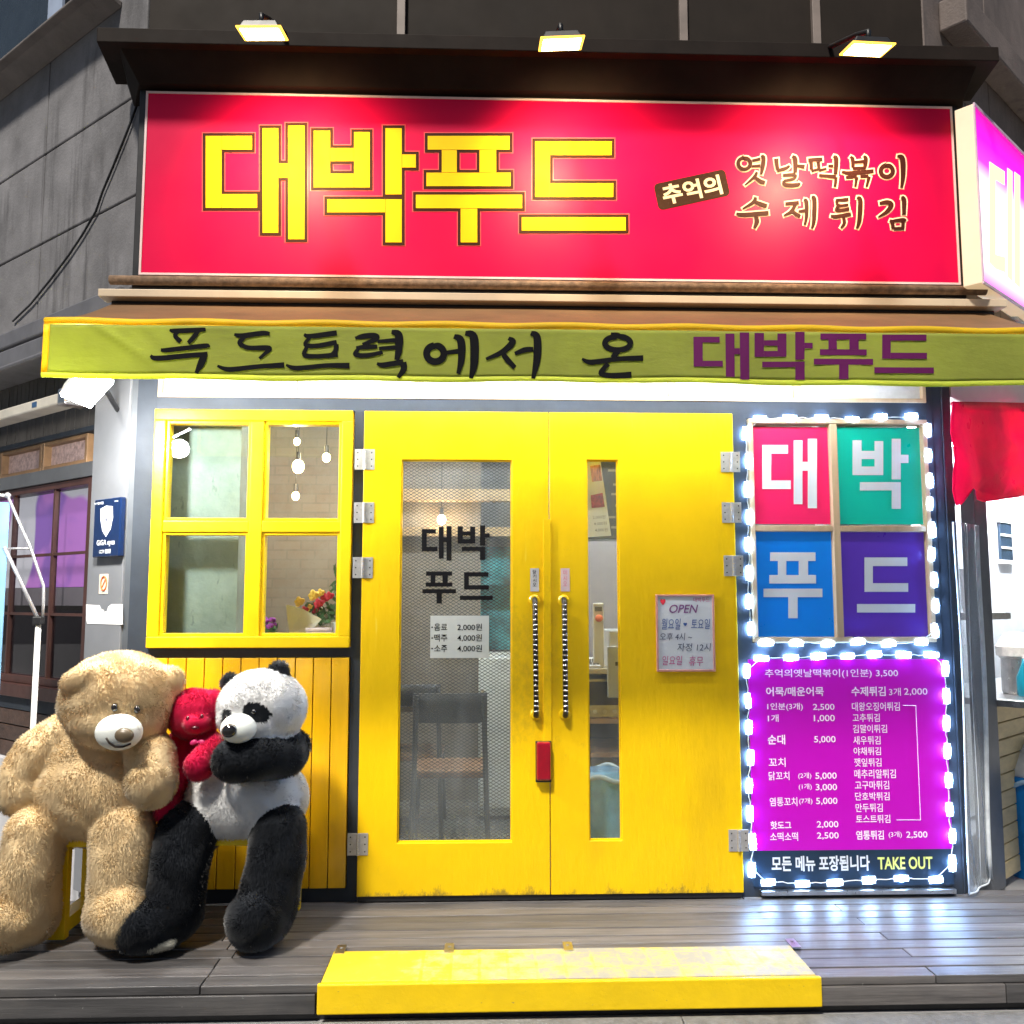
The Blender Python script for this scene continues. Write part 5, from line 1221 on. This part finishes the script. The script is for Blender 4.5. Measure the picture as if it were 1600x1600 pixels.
# dining chair, table, fridge
def chair(px_, Y, label):
    p = Vector((px_, Y, .01)); t_ = thing('dining_chair', label, 'chair', p, 'dark chairs inside the shop')
    MB().box(p.x-.2, p.x+.2, Y-.2, Y+.2, .43, .47).build('seat', M('seat_wood', (.25, .13, .06), .45, var=.3), t_, bevel=.012)
    for sx in (-1, 1):
        MB().tube([(p.x+sx*.2, Y-.24, .012), (p.x+sx*.185, Y-.2, .44), (p.x+sx*.18, Y-.22, .62), (p.x+sx*.175, Y-.26, .86)], .014, 8).build('leg', BLACK, t_, smooth=True)
        MB().tube([(p.x+sx*.2, Y+.22, .012), (p.x+sx*.185, Y+.19, .44)], .013, 8).build('leg', BLACK, t_, smooth=True)
    m = MB(); vs = []
    for s in (0, 1):
        for j in range(2):
            for i in range(9):
                f_ = i/8; vs.append((p.x-.19+.38*f_, Y-.245-.02*j+.03*math.sin(math.pi*f_)*0-.012*s+.03*(2*f_-1)**2, .72+.15*j))
    fs = []
    for s in (0, 1):
        for i in range(8): a = s*18+i; fs.append((a, a+1, a+10, a+9) if s else (a, a+9, a+10, a+1))
    m.add(vs, fs); o = m.build('backrest', M('chair_back', (.03, .03, .035), .4), t_, smooth=True); mo = o.modifiers.new('thick', 'SOLIDIFY'); mo.thickness = .01
chair(at(705, 1200, .75).x, .75, 'dark metal chair with a brown seat right behind the wire mesh of the door')
chair(at(640, 1200, 1.25).x, 1.25, 'second dark chair further back at the inside table')
tb = thing('dining_table', 'dark dining table inside behind the left door', 'table', (at(640, 1200, 1.0).x-.2, 1.35, .01))
o_ = Vector(tb['org'])
MB().box(o_.x-.4, o_.x+.45, .95, 1.45, .72, .75).build('tabletop', M('table_dark', (.05, .035, .03), .3), tb, bevel=.004)
MB().tube([(o_.x, 1.3, .012), (o_.x, 1.3, .72)], .03, 10).build('leg', BLACK, tb)
MB().lathe((o_.x, 1.3, .012), [(.22, 0), (.2, .02), (.04, .04)], 20).build('foot', BLACK, tb)
fg = thing('refrigerator', 'white upright refrigerator inside behind the left door', 'refrigerator', (at(790, 1150, 1.5).x+.05, 1.6, .01))
o_ = Vector(fg['org'])
MB().box(o_.x-.22, o_.x+.22, 1.45, 1.95, .03, 1.0).build('cabinet', M('fridge_white', (.68, .74, .76), .35), fg, bevel=.01)
MB().box(o_.x-.215, o_.x+.215, 1.42, 1.448, .08, .99).build('door', M('fridge_door', (.70, .76, .78), .3), fg, bevel=.008)
MB().box(o_.x-.2, o_.x-.185, 1.395, 1.4195, .5, .8).build('handle', STEEL, fg)
ps_ = thing('drinks_poster', 'turquoise and red drinks poster on the back wall seen through the door mesh', 'poster', (at(770, 960, 2.58).x, 2.59, 1.0))
o_ = Vector(ps_['org'])
MB().box(o_.x-.5, o_.x+.32, 2.58, 2.597, .98, 1.75).build('sheet', M('turquoise_print', (.06, .40, .44), .4, var=.9, scale=5, dirt=.8, dirtcol=(.50, .04, .06)), ps_)
cb_ = thing('beam_cladding', 'pale timber beam under the shop ceiling behind the doors', 'beam', (.0, 1.9, 2.2))
MB().box(-.75, .9, 1.85, 1.95, 2.02, 2.10).box(-.75, .9, 1.85, 1.95, 1.78, 1.84).build('timber', M('beam_tan', (.42, .30, .16), .5, var=.2), cb_)
# right door view
ctr = thing('service_counter', 'wooden service counter with open shelves inside behind the right door', 'counter', (at(945, 1150, .9).x+.2, 1.0, .01))
o_ = Vector(ctr['org']); xl_, xr_ = o_.x-.45, o_.x+.5
CW = M('counter_wood', (.45, .28, .16), .45, var=.2, scale=6)
zsh = [zof(v, 945, .7) for v in (1045, 1125, 1178)]
MB().box(xl_, xr_, .72, 1.25, zsh[0]-.03, zsh[0]).build('countertop', M('counter_cream', (.62, .56, .46), .4), ctr, bevel=.004)
for z in zsh[1:]: MB().box(xl_, xr_, .74, 1.24, z-.025, z).build('shelf', CW, ctr)
MB().box(xl_, xl_+.03, .74, 1.24, .012, zsh[0]-.031).build('side_panel', CW, ctr); MB().box(xr_-.03, xr_, .74, 1.24, .012, zsh[0]-.031).build('side_panel', CW, ctr)
MB().box(xl_+.031, xr_-.031, 1.235, 1.25, .012, zsh[0]-.031).build('back_panel', BLACK, ctr)
mw = thing('microwave', 'silver microwave with a dark door on the middle counter shelf', 'microwave', (o_.x-.12, .95, zsh[1]))
q0 = Vector(mw['org'])
MB().box(q0.x-.22, q0.x+.22, .78, 1.1, zsh[1]+.001, zsh[0]-.06).build('case', STEEL, mw, bevel=.006)
MB().box(q0.x-.2, q0.x+.2, .772, .779, zsh[1]+.07, zsh[0]-.075).build('door', M('micro_glass', (.03, .03, .05), .15), mw)
m = MB()
for k in range(6): m.tube([(q0.x-.15+k*.055, .779, zsh[1]+.035), (q0.x-.15+k*.055, .77, zsh[1]+.035)], .012, 10)
m.build('buttons', WHITE, mw)
rg = thing('cash_register', 'white cash register box standing on the counter behind the right door', 'register', (o_.x+.12, .82, zsh[0]))
q0 = Vector(rg['org']); xg = at(952, 1000, .7).x
MB().box(xg, xg+.3, .72, 1.0, zsh[0]+.001, zof(985, 945, .7)).build('case', M('register_grey', (.52, .54, .55), .4), rg, bevel=.008)
MB().box(xg-.012, xg+.2, .69, .719, zof(1090, 945, .7), zof(1010, 945, .7)).build('front', M('register_front', (.45, .47, .48), .4), rg, bevel=.004)
MB().box(xg+.03, xg+.1, .6885, .6898, zof(1040, 945, .7), zof(1034, 945, .7)).build('slot', BLACK, rg)
cl_ = thing('calculator', 'small white calculator lying on the counter beside the register', 'calculator', (at(928, 1036, .74).x, .8, zsh[0]))
q0 = Vector(cl_['org'])
MB().hexa([(q0.x-.05, .73, zsh[0]+.001), (q0.x+.035, .73, zsh[0]+.001), (q0.x+.035, .85, zsh[0]+.001), (q0.x-.05, .85, zsh[0]+.001)], [(q0.x-.05, .73, zsh[0]+.015), (q0.x+.035, .73, zsh[0]+.015), (q0.x+.035, .85, zsh[0]+.055), (q0.x-.05, .85, zsh[0]+.055)]).build('case', WHITE, cl_, bevel=.004)
m = MB()
for i in range(4):
    for j in range(4): m.box(q0.x-.042+i*.019, q0.x-.028+i*.019, .742+j*.02, .755+j*.02, zsh[0]+.02+j*.0067, zsh[0]+.0265+j*.0067)
m.build('keys', M('grey_keys', (.2, .2, .22), .5), cl_)
cr = thing('card_reader', 'white card terminal with an orange tag standing at the counter edge', 'card terminal', at(935, 985, .76))
q0 = Vector(cr['org']); 
MB().box(q0.x-.03, q0.x+.03, .75, .77, zsh[0]+.001, zof(942, 935, .76)).build('body', WHITE, cr, bevel=.006)
MB().box(q0.x-.02, q0.x+.02, .746, .7495, zof(955, 935, .76), zof(948, 935, .76)).build('screen', M('screen_dark', (.1, .1, .1), .2), cr)
MB().ell(at(936, 966, .74), (.022, .015, .02), None, 12, 8).build('tag', M('orange_tag', (.8, .2, .06), .5), cr, smooth=True)
tb_ = thing('trash_bin', 'blue bin lined with a crumpled clear bag behind the narrow door window', 'bin', (at(946, 1300, .35).x, .38, .012))
q0 = Vector(tb_['org']); zt2 = zof(1215, 945, .3)
MB().lathe(q0, [(.13, 0), (.135, .02), (.16, zt2-.012), (.165, zt2)], 28).build('body', M('bin_blue', (.22, .52, .85), .3, var=.25, scale=9, bump=.6, bscale=12, coat=.6), tb_, smooth=True)
m = MB(); m.tube([(q0.x+.168*math.cos(a)*(1+.02*math.sin(a*11)), q0.y+.168*math.sin(a)*(1+.02*math.sin(a*7)), q0.z+zt2-.005+.012*math.sin(a*6)) for a in np.linspace(0, 2*math.pi, 70)], .013, 6)
m.build('bag_rim', M('bag_clear', (.55, .7, .8), .15, bump=.5, bscale=40), tb_, smooth=True)
sk = thing('produce_sack', 'yellowish sack bulging on the lowest counter shelf above the blue bin', 'sack', (at(945, 1195, .8).x, .9, .1))
q0 = Vector(sk['org'])
m = MB(); m.ell((q0.x-.05, .9, zof(1203, 945, .8)), (.14, .12, .07)); m.build('body', M('sack_olive', (.30, .27, .10), .6, var=.5, scale=10, bump=.5, bscale=20), sk, smooth=True)
MB().tube([(q0.x-.05, .9, zof(1203, 945, .8)+.06), (q0.x-.05, .89, zof(1203, 945, .8)+.1)], [.03, .018], 8).build('knot', M('sack_tie', (.3, .3, .25), .6), sk)
bk = thing('chalk_menu', 'dark chalk menu board on the wall behind the hanging menu sheet', 'menu board', (at(955, 845, .55).x, .56, zof(845, 955, .55)))
MB().box(at(890, 780, .55).x, at(1010, 780, .55).x, .55, .565, zof(842, 955, .55), zof(705, 955, .55)).build('panel', M('chalk_dark', (.03, .04, .05), .5, var=.3), bk)
m = MB()
for k, (u, v, w) in enumerate(((958, 735, 16), (962, 757, 8), (960, 772, 10), (966, 790, 9), (955, 808, 14), (960, 824, 10))):
    a = at(u-w/2, v, .548); b = at(u+w/2, v, .548); m.box(a.x, b.x, .5485, .5495, a.z-.006, a.z+.006)
m.build('chalk_strokes', M('chalk', (.4, .38, .32), .8), bk)
MB().box(at(880, 900, 1.3).x, at(1020, 900, 1.3).x, 1.3, 1.35, .012, zof(846, 955, 1.3)).build('interior_panel', M('mauve_panel', (.30, .27, .27), .5, var=.08), B)

# ================================================================== BENCH
bY0, bY1 = -.44, -.07
sz = zof(1311, 240, bY0); bxa, bxb = xof(72, 1312, bY0), xof(452, 1312, bY0)
be = thing('bench', 'low yellow painted bench under the three plush bears', 'bench', ((bxa+bxb)/2, -.25, 0))
MB().box(bxa, bxb, bY0, bY1, sz-.03, sz).build('seat', YEL2, be, bevel=.004)
for x in (bxa+.01, bxb-.09):
    for y_ in (bY0+.012, bY1-.052):
        MB().box(x, x+.075, y_, y_+.04, .003, sz-.031).build('leg', YEL2, be, bevel=.003)
    MB().box(x+.004, x+.071, bY0+.053, bY1-.053, .02, .075).build('stretcher', YEL2, be, bevel=.003)

# ================================================================== PLUSH BEARS
def furmat(name, c0, c1, sheen=.3, scale=7):
    m = bpy.data.materials.new(name); m.use_nodes = True; nt = m.node_tree; b = nt.nodes['Principled BSDF']
    c = mix_col(nt, ramp(nt, noise_tex(nt, scale, 5), .3, .7), c0, c1)
    c = mix_col(nt, ramp(nt, noise_tex(nt, 160, 2), .35, .7, (0, 0, 0), (.25,)*3), c, tuple(min(1, x*1.15) for x in c1))
    nt.links.new(c, b.inputs['Base Color']); b.inputs['Roughness'].default_value = .85; b.inputs['Specular IOR Level'].default_value = .15
    t = nt.nodes.new('ShaderNodeBsdfTranslucent'); x = nt.nodes.new('ShaderNodeMixShader'); x.inputs[0].default_value = .25
    nt.links.new(c, t.inputs[0]); nt.links.new(b.outputs[0], x.inputs[1]); nt.links.new(t.outputs[0], x.inputs[2]); nt.links.new(x.outputs[0], nt.nodes['Material Output'].inputs[0])
    b.inputs['Sheen Weight'].default_value = sheen; b.inputs['Sheen Roughness'].default_value = .5
    return m
def E(u, v, Y, rx, rz, ry, mi=0, rot=0):
    """ellipsoid: centre pixel at depth Y, pixel radii, metre depth radius"""
    return ('E', at(u, v, Y), (pm(rx, Y), ry, pm(rz, Y)), Matrix.Rotation(rot, 3, 'Y'), mi)
def C(pts, mi=0):
    return ('C', [(at(u, v, Y), pm(r, Y)) for u, v, r, Y in pts], mi)
def sdf(pr, P):
    if pr[0] == 'E':
        q = (P-np.array(pr[1])) @ np.array(pr[3]); r = np.array(pr[2])
        return (np.linalg.norm(q/r, axis=1)-1)*r.min()
    d = np.full(len(P), 9.0); pts = pr[1]
    for (a, ra), (b, rb) in zip(pts[:-1], pts[1:]):
        a_, b_ = np.array(a), np.array(b); ab = b_-a_; t = np.clip(((P-a_)@ab)/(ab@ab), 0, 1)
        d = np.minimum(d, np.linalg.norm(P-(a_+t[:, None]*ab), axis=1)-(ra+(rb-ra)*t))
    return d
def plush(name, label, org, prims, mats, patches, fur_n, fur_len, voxel=.011, furw=.0017, smooth_it=5):
    T_ = thing(name, label, 'plush toy', org)
    m = MB()
    for pr in prims:
        if pr[0] == 'E': m.ell(pr[1], pr[2], pr[3], 28, 18)
        else:
            pts = pr[1]
            for i, (p, r) in enumerate(pts): m.ell(p, (r, r, r), None, 24, 16)
            for (a, ra), (b, rb) in zip(pts[:-1], pts[1:]):
                n = 6; m.tube([a.lerp(b, k/n) for k in range(n+1)], [ra+(rb-ra)*k/n for k in range(n+1)], 24)
    tmp = m.build('tmp', mats[0], None, loc=(0, 0, 0))
    rm = tmp.modifiers.new('r', 'REMESH'); rm.mode = 'VOXEL'; rm.voxel_size = voxel
    sm = tmp.modifiers.new('s', 'SMOOTH'); sm.factor = .5; sm.iterations = smooth_it
    dg = bpy.context.evaluated_depsgraph_get(); me = bpy.data.meshes.new_from_object(tmp.evaluated_get(dg))
    bpy.data.objects.remove(tmp)
    nv = len(me.vertices); co = np.empty(nv*3, np.float32); me.vertices.foreach_get('co', co); co = co.reshape(-1, 3).astype(float)
    nr = np.empty(nv*3, np.float32); me.vertices.foreach_get('normal', nr); nr = nr.reshape(-1, 3).astype(float)
    # lumpy stuffing, and never below the deck
    disp = np.array([mnoise.noise(Vector(c)*9)*.005+mnoise.noise(Vector(c)*24)*.0015 for c in co])
    co += nr*disp[:, None]; co[:, 2] = np.maximum(co[:, 2], .006)
    bvh = BVHTree.FromPolygons([tuple(c) for c in co], [tuple(p.vertices) for p in me.polygons])
    me.vertices.foreach_set('co', (co-np.array(org)).astype(np.float32).ravel()); me.update()
    npol = len(me.polygons); fc = np.empty(npol*3, np.float32); me.polygons.foreach_get('center', fc); fc = fc.reshape(-1, 3).astype(float)+np.array(org)
    D = np.stack([sdf(p, fc) for p in prims]); own = D.argmin(0); mi = np.array([p[-1] for p in prims])[own]
    for (u, v, ru, rv, rot, mm) in patches:          # coloured fur patches where the seen surface is hit
        h = bvh.ray_cast(CAM, ray(u, v))[0]
        if h is None: continue
        dd = fc-np.array(h); dpt = (h-CAM).length
        x = dd[:, 0]*math.cos(rot)+dd[:, 2]*math.sin(rot); z = -dd[:, 0]*math.sin(rot)+dd[:, 2]*math.cos(rot)
        k = (x/(ru*dpt/F))**2+(z/(rv*dpt/F))**2+(dd[:, 1]/.09)**2 < 1
        mi[k] = mm
    me.materials.clear()
    for mt in mats: me.materials.append(mt)
    me.polygons.foreach_set('material_index', mi.astype(np.int32)); me.polygons.foreach_set('use_smooth', [True]*npol); me.update()
    body = bpy.data.objects.new('body', me); COL.objects.link(body); body.parent = T_; body['org'] = tuple(org)
    # fur blades
    me.calc_loop_triangles(); nt_ = len(me.loop_triangles)
    tv = np.empty(nt_*3, np.int32); me.loop_triangles.foreach_get('vertices', tv); tv = tv.reshape(-1, 3)
    tp = np.empty(nt_, np.int32); me.loop_triangles.foreach_get('polygon_index', tp)
    A, Bq, Cq = co[tv[:, 0]], co[tv[:, 1]], co[tv[:, 2]]
    nv3 = np.empty(nv*3, np.float32); me.vertices.foreach_get('normal', nv3); nv3 = nv3.reshape(-1, 3).astype(float)
    ar = np.linalg.norm(np.cross(Bq-A, Cq-A), axis=1)
    tc = (A+Bq+Cq)/3; facing = ((np.array(CAM)-tc)*nv3[tv[:, 0]]).sum(1)
    ar = ar*np.where(facing < -.6, .35, 1)
    pk = RNG.choice(nt_, fur_n, p=ar/ar.sum()); r1 = np.sqrt(RNG.random(fur_n)); r2 = RNG.random(fur_n)
    w0, w1, w2 = 1-r1, r1*(1-r2), r1*r2
    P = A[pk]*w0[:, None]+Bq[pk]*w1[:, None]+Cq[pk]*w2[:, None]
    N = nv3[tv[pk, 0]]*w0[:, None]+nv3[tv[pk, 1]]*w1[:, None]+nv3[tv[pk, 2]]*w2[:, None]; N /= np.linalg.norm(N, axis=1)[:, None]
    s = 26
    cl = np.stack([np.sin(P[:, 0]*s*1.3+3*np.sin(P[:, 2]*s*.9)+P[:, 1]*17), np.sin(P[:, 1]*s*1.5+2*np.sin(P[:, 0]*s)), np.sin(P[:, 2]*s*1.2+3*np.sin(P[:, 0]*s*.8+P[:, 1]*11))-.5], 1)
    cl *= .5; cl += RNG.normal(0, .28, cl.shape); cl -= N*(cl*N).sum(1)[:, None]
    Ln = fur_len*(.55+.8*RNG.random(fur_n))
    grav = np.array([0, 0, -1.0])-N*(-N[:, 2:3])
    dirv = N*.55+cl*.5+grav*.35; dirv /= np.linalg.norm(dirv, axis=1)[:, None]
    sd_ = np.cross(dirv, N+RNG.normal(0, .22, N.shape)); sd_ /= np.linalg.norm(sd_, axis=1)[:, None]+1e-9
    wd = furw*(.7+.6*RNG.random(fur_n))
    sd_ *= np.where((np.cross(2*sd_, dirv)*N).sum(1) < 0, -1, 1)[:, None]
    tip = P+dirv*Ln[:, None]; tip[:, 2] = np.maximum(tip[:, 2], .003); Pb = P-N*.002
    V = np.stack([Pb-sd_*wd[:, None], Pb+sd_*wd[:, None], tip], 1).reshape(-1, 3)-np.array(org)
    fm = bpy.data.meshes.new('fur'); fm.vertices.add(fur_n*3); fm.vertices.foreach_set('co', V.astype(np.float32).ravel())
    fm.loops.add(fur_n*3); fm.loops.foreach_set('vertex_index', np.arange(fur_n*3, dtype=np.int32))
    fm.polygons.add(fur_n); fm.polygons.foreach_set('loop_start', np.arange(0, fur_n*3, 3, dtype=np.int32)); fm.polygons.foreach_set('loop_total', np.full(fur_n, 3, np.int32))
    for mt in mats: fm.materials.append(mt)
    fm.polygons.foreach_set('material_index', mi[tp[pk]].astype(np.int32)); fm.polygons.foreach_set('use_smooth', [True]*fur_n)
    fm.update(); fm.validate()
    Nn = np.repeat(N*.8+dirv*.25, 3, axis=0); Nn /= np.linalg.norm(Nn, axis=1)[:, None]
    fm.normals_split_custom_set_from_vertices([tuple(x) for x in Nn])
    fo = bpy.data.objects.new('fur', fm); COL.objects.link(fo); fo.parent = T_
    return T_, bvh
def hit(bvh, u, v): return bvh.ray_cast(CAM, ray(u, v))[0]

TAN = furmat('tan_plush', (.83, .62, .34), (.91, .73, .46)); MUZ = M('white_plush_muzzle', (.66, .69, .66), .8, var=.06, scale=20, bump=.1, bscale=200)
NOSE = M('brown_nose', (.10, .075, .045), .35, var=.2); EYE = M('eye_black', (.01, .008, .008), .12, coat=1); STI = M('stitch', (.03, .02, .015), .7)
org = Vector((at(160, 1300, -.3).x, -.25, sz))
prims = [E(185, 1094, -.42, 84, 71, .20), E(185, 1122, -.44, 74, 44, .19), E(266, 1064, -.40, 22, 23, .04, 0, -.4), E(128, 1062, -.55, 34, 20, .06, 0, -.45),
         E(160, 1215, -.28, 88, 100, .20), E(160, 1238, -.32, 96, 72, .22),
         C([(100, 1148, 32, -.30), (58, 1180, 34, -.34), (32, 1220, 33, -.38), (32, 1240, 32, -.40)]),
         C([(226, 1160, 30, -.36), (238, 1190, 35, -.50), (237, 1222, 37, -.55)]),
         C([(100, 1282, 40, -.30), (54, 1308, 42, -.46), (44, 1362, 43, -.50), (46, 1415, 42, -.50)]), C([(46, 1432, 40, -.50), (10, 1446, 36, -.58), (-12, 1447, 33, -.62)]),
         C([(190, 1285, 42, -.30), (192, 1305, 46, -.46), (193, 1365, 46, -.50), (187, 1415, 45, -.51)]), C([(182, 1425, 45, -.51), (190, 1431, 42, -.60)])]
teddy, bvh = plush('teddy_bear', 'huge tan teddy bear with a white muzzle sitting at the left of the bench', org, prims, [TAN], [], 140000, .013)
h = hit(bvh, 187, 1142); mc = h+Vector((0, -.005, -.004)); rw = pm(34, -.6)
mz = MB().ell(mc, (rw, .085, pm(27, -.6)), Matrix.Rotation(R(-12), 3, 'X')).build('muzzle', MUZ, teddy, smooth=True)
def front(c, r, u, v):     # point on an ellipsoid (upright) hit from the camera
    d = ray(u, v); o = CAM-c; dn = Vector((d.x/r[0], d.y/r[1], d.z/r[2])); on = Vector((o.x/r[0], o.y/r[1], o.z/r[2]))
    a = dn.dot(dn); b = 2*dn.dot(on); c2 = on.dot(on)-1; q = b*b-4*a*c2
    return CAM+d*((-b-math.sqrt(max(q, 0)))/(2*a))
MR = (rw, .085, pm(27, -.6))
nc = front(mc, MR, 193, 1149)
MB().ell(nc+Vector((0, .004, 0)), (pm(15, -.68), .022, pm(11, -.68)), Matrix.Rotation(R(8), 3, 'Y')).build('nose', NOSE, mz, smooth=True)
MB().tube([front(mc, MR, u, v)+Vector((0, -.001, 0)) for u, v in ((166, 1153), (171, 1161), (180, 1167), (192, 1167), (205, 1162))], .004, 6).build('mouth', STI, mz, smooth=True)
for u, v in ((181, 1105), (216, 1108)):
    MB().ell(hit(bvh, u, v)+Vector((0, -.012, 0)), (.013, .013, .016), None, 14, 10).build('eye', EYE, teddy, smooth=True)

WH = furmat('white_plush', (.88, .89, .90), (.95, .95, .95), .25); BK = furmat('black_plush', (.008, .010, .014), (.022, .026, .034), .25)
SOLE = furmat('sole_plush', (.62, .60, .5), (.75, .72, .62))
org = Vector((at(390, 1300, -.3).x, -.25, sz))
prims = [E(410, 1107, -.42, 65, 58, .175, 0), E(400, 1125, -.45, 56, 36, .16, 0), E(436, 1049, -.40, 17, 17, .04, 1), E(360, 1066, -.30, 15, 15, .04, 1),
         E(386, 1248, -.30, 92, 62, .21, 0), E(380, 1215, -.28, 78, 60, .18, 0), E(428, 1165, -.27, 44, 42, .14, 1),
         C([(464, 1165, 22, -.34), (446, 1182, 30, -.46), (402, 1184, 32, -.56), (364, 1189, 31, -.57)], 1),
         C([(330, 1275, 40, -.30), (292, 1300, 42, -.44), (280, 1355, 42, -.49), (272, 1410, 44, -.50)], 1), C([(268, 1425, 45, -.50), (232, 1445, 38, -.60), (216, 1448, 36, -.62)], 1), E(232, 1474, -.62, 42, 8, .05, 2),
         C([(425, 1275, 40, -.30), (436, 1300, 40, -.44), (430, 1355, 42, -.48), (418, 1410, 44, -.50)], 1), C([(412, 1425, 45, -.50), (398, 1436, 42, -.58)], 1), E(384, 1468, -.58, 22, 7, .05, 2)]
patches = [(400, 1113, 21, 14, -.35, 1), (354, 1122, 9, 14, .2, 1)]
panda, bvh = plush('panda_bear', 'big black and white panda plush with one arm across its chest on the bench', org, prims, [WH, BK, SOLE], patches, 130000, .012)
h = hit(bvh, 374, 1138); mc = h+Vector((-.002, -.0, 0)); MR = (pm(27, -.58), .075, pm(22, -.58))
mz = MB().ell(mc, MR).build('muzzle', MUZ, panda, smooth=True)
nc = front(mc, MR, 358, 1142)
MB().ell(nc+Vector((0, .003, 0)), (pm(12, -.64), .02, pm(10, -.64)), Matrix.Rotation(R(-20), 3, 'Y')).build('nose', EYE, mz, smooth=True)
for u, v in ((397, 1112), (355, 1121)):
    MB().ell(hit(bvh, u, v)+Vector((0, -.006, 0)), (.009, .009, .010), None, 14, 10).build('eye', EYE, panda, smooth=True)

RD = furmat('red_plush', (.55, .003, .045), (.78, .012, .10), .25)
org = Vector((at(300, 1300, -.25).x, -.2, sz))
prims = [E(303, 1116, -.36, 40, 38, .10), E(308, 1130, -.44, 20, 15, .06), E(336, 1091, -.36, 17, 12, .03, 0, .5), E(268, 1112, -.38, 12, 22, .03, 0, .3),
         E(292, 1205, -.24, 40, 70, .11), C([(318, 1150, 17, -.32), (332, 1166, 17, -.42), (318, 1186, 18, -.50), (311, 1198, 21, -.53)]), C([(272, 1165, 16, -.28), (268, 1205, 17, -.34), (270, 1228, 18, -.36)]),
         C([(275, 1255, 22, -.28), (268, 1265, 22, -.38), (262, 1268, 20, -.42)]), C([(312, 1258, 22, -.24), (318, 1268, 22, -.36)])]
red, bvh = plush('red_bear', 'small crimson teddy bear squeezed between the tan bear and the panda', org, prims, [RD], [], 50000, .010, .008, .0014, 4)
for u, v in ((294, 1122), (316, 1119)):
    MB().ell(hit(bvh, u, v)+Vector((0, -.006, 0)), (.008, .008, .010), None, 12, 8).build('eye', M('red_eye', (.10, .0, .01), .2, coat=1), red, smooth=True)
h_ = hit(bvh, 305, 1137)
MB().ell(h_, (.016, .012, .008), None, 14, 8).build('nose', M('red_nose', (.08, .0, .01), .4), red, smooth=True)
m = MB(); b0 = at(309, 1160, -.47)
for sx in (-1, 1): m.ell(b0+Vector((sx*.016, 0, 0)), (.016, .008, .011), Matrix.Rotation(sx*.4, 3, 'Y'), 12, 8)
m.ell(b0, (.006, .009, .006), None, 10, 6); m.build('bow', M('pink_ribbon', (.55, .03, .16), .4), red, smooth=True)

for o in S.objects:
    if 'org' in o: del o['org']
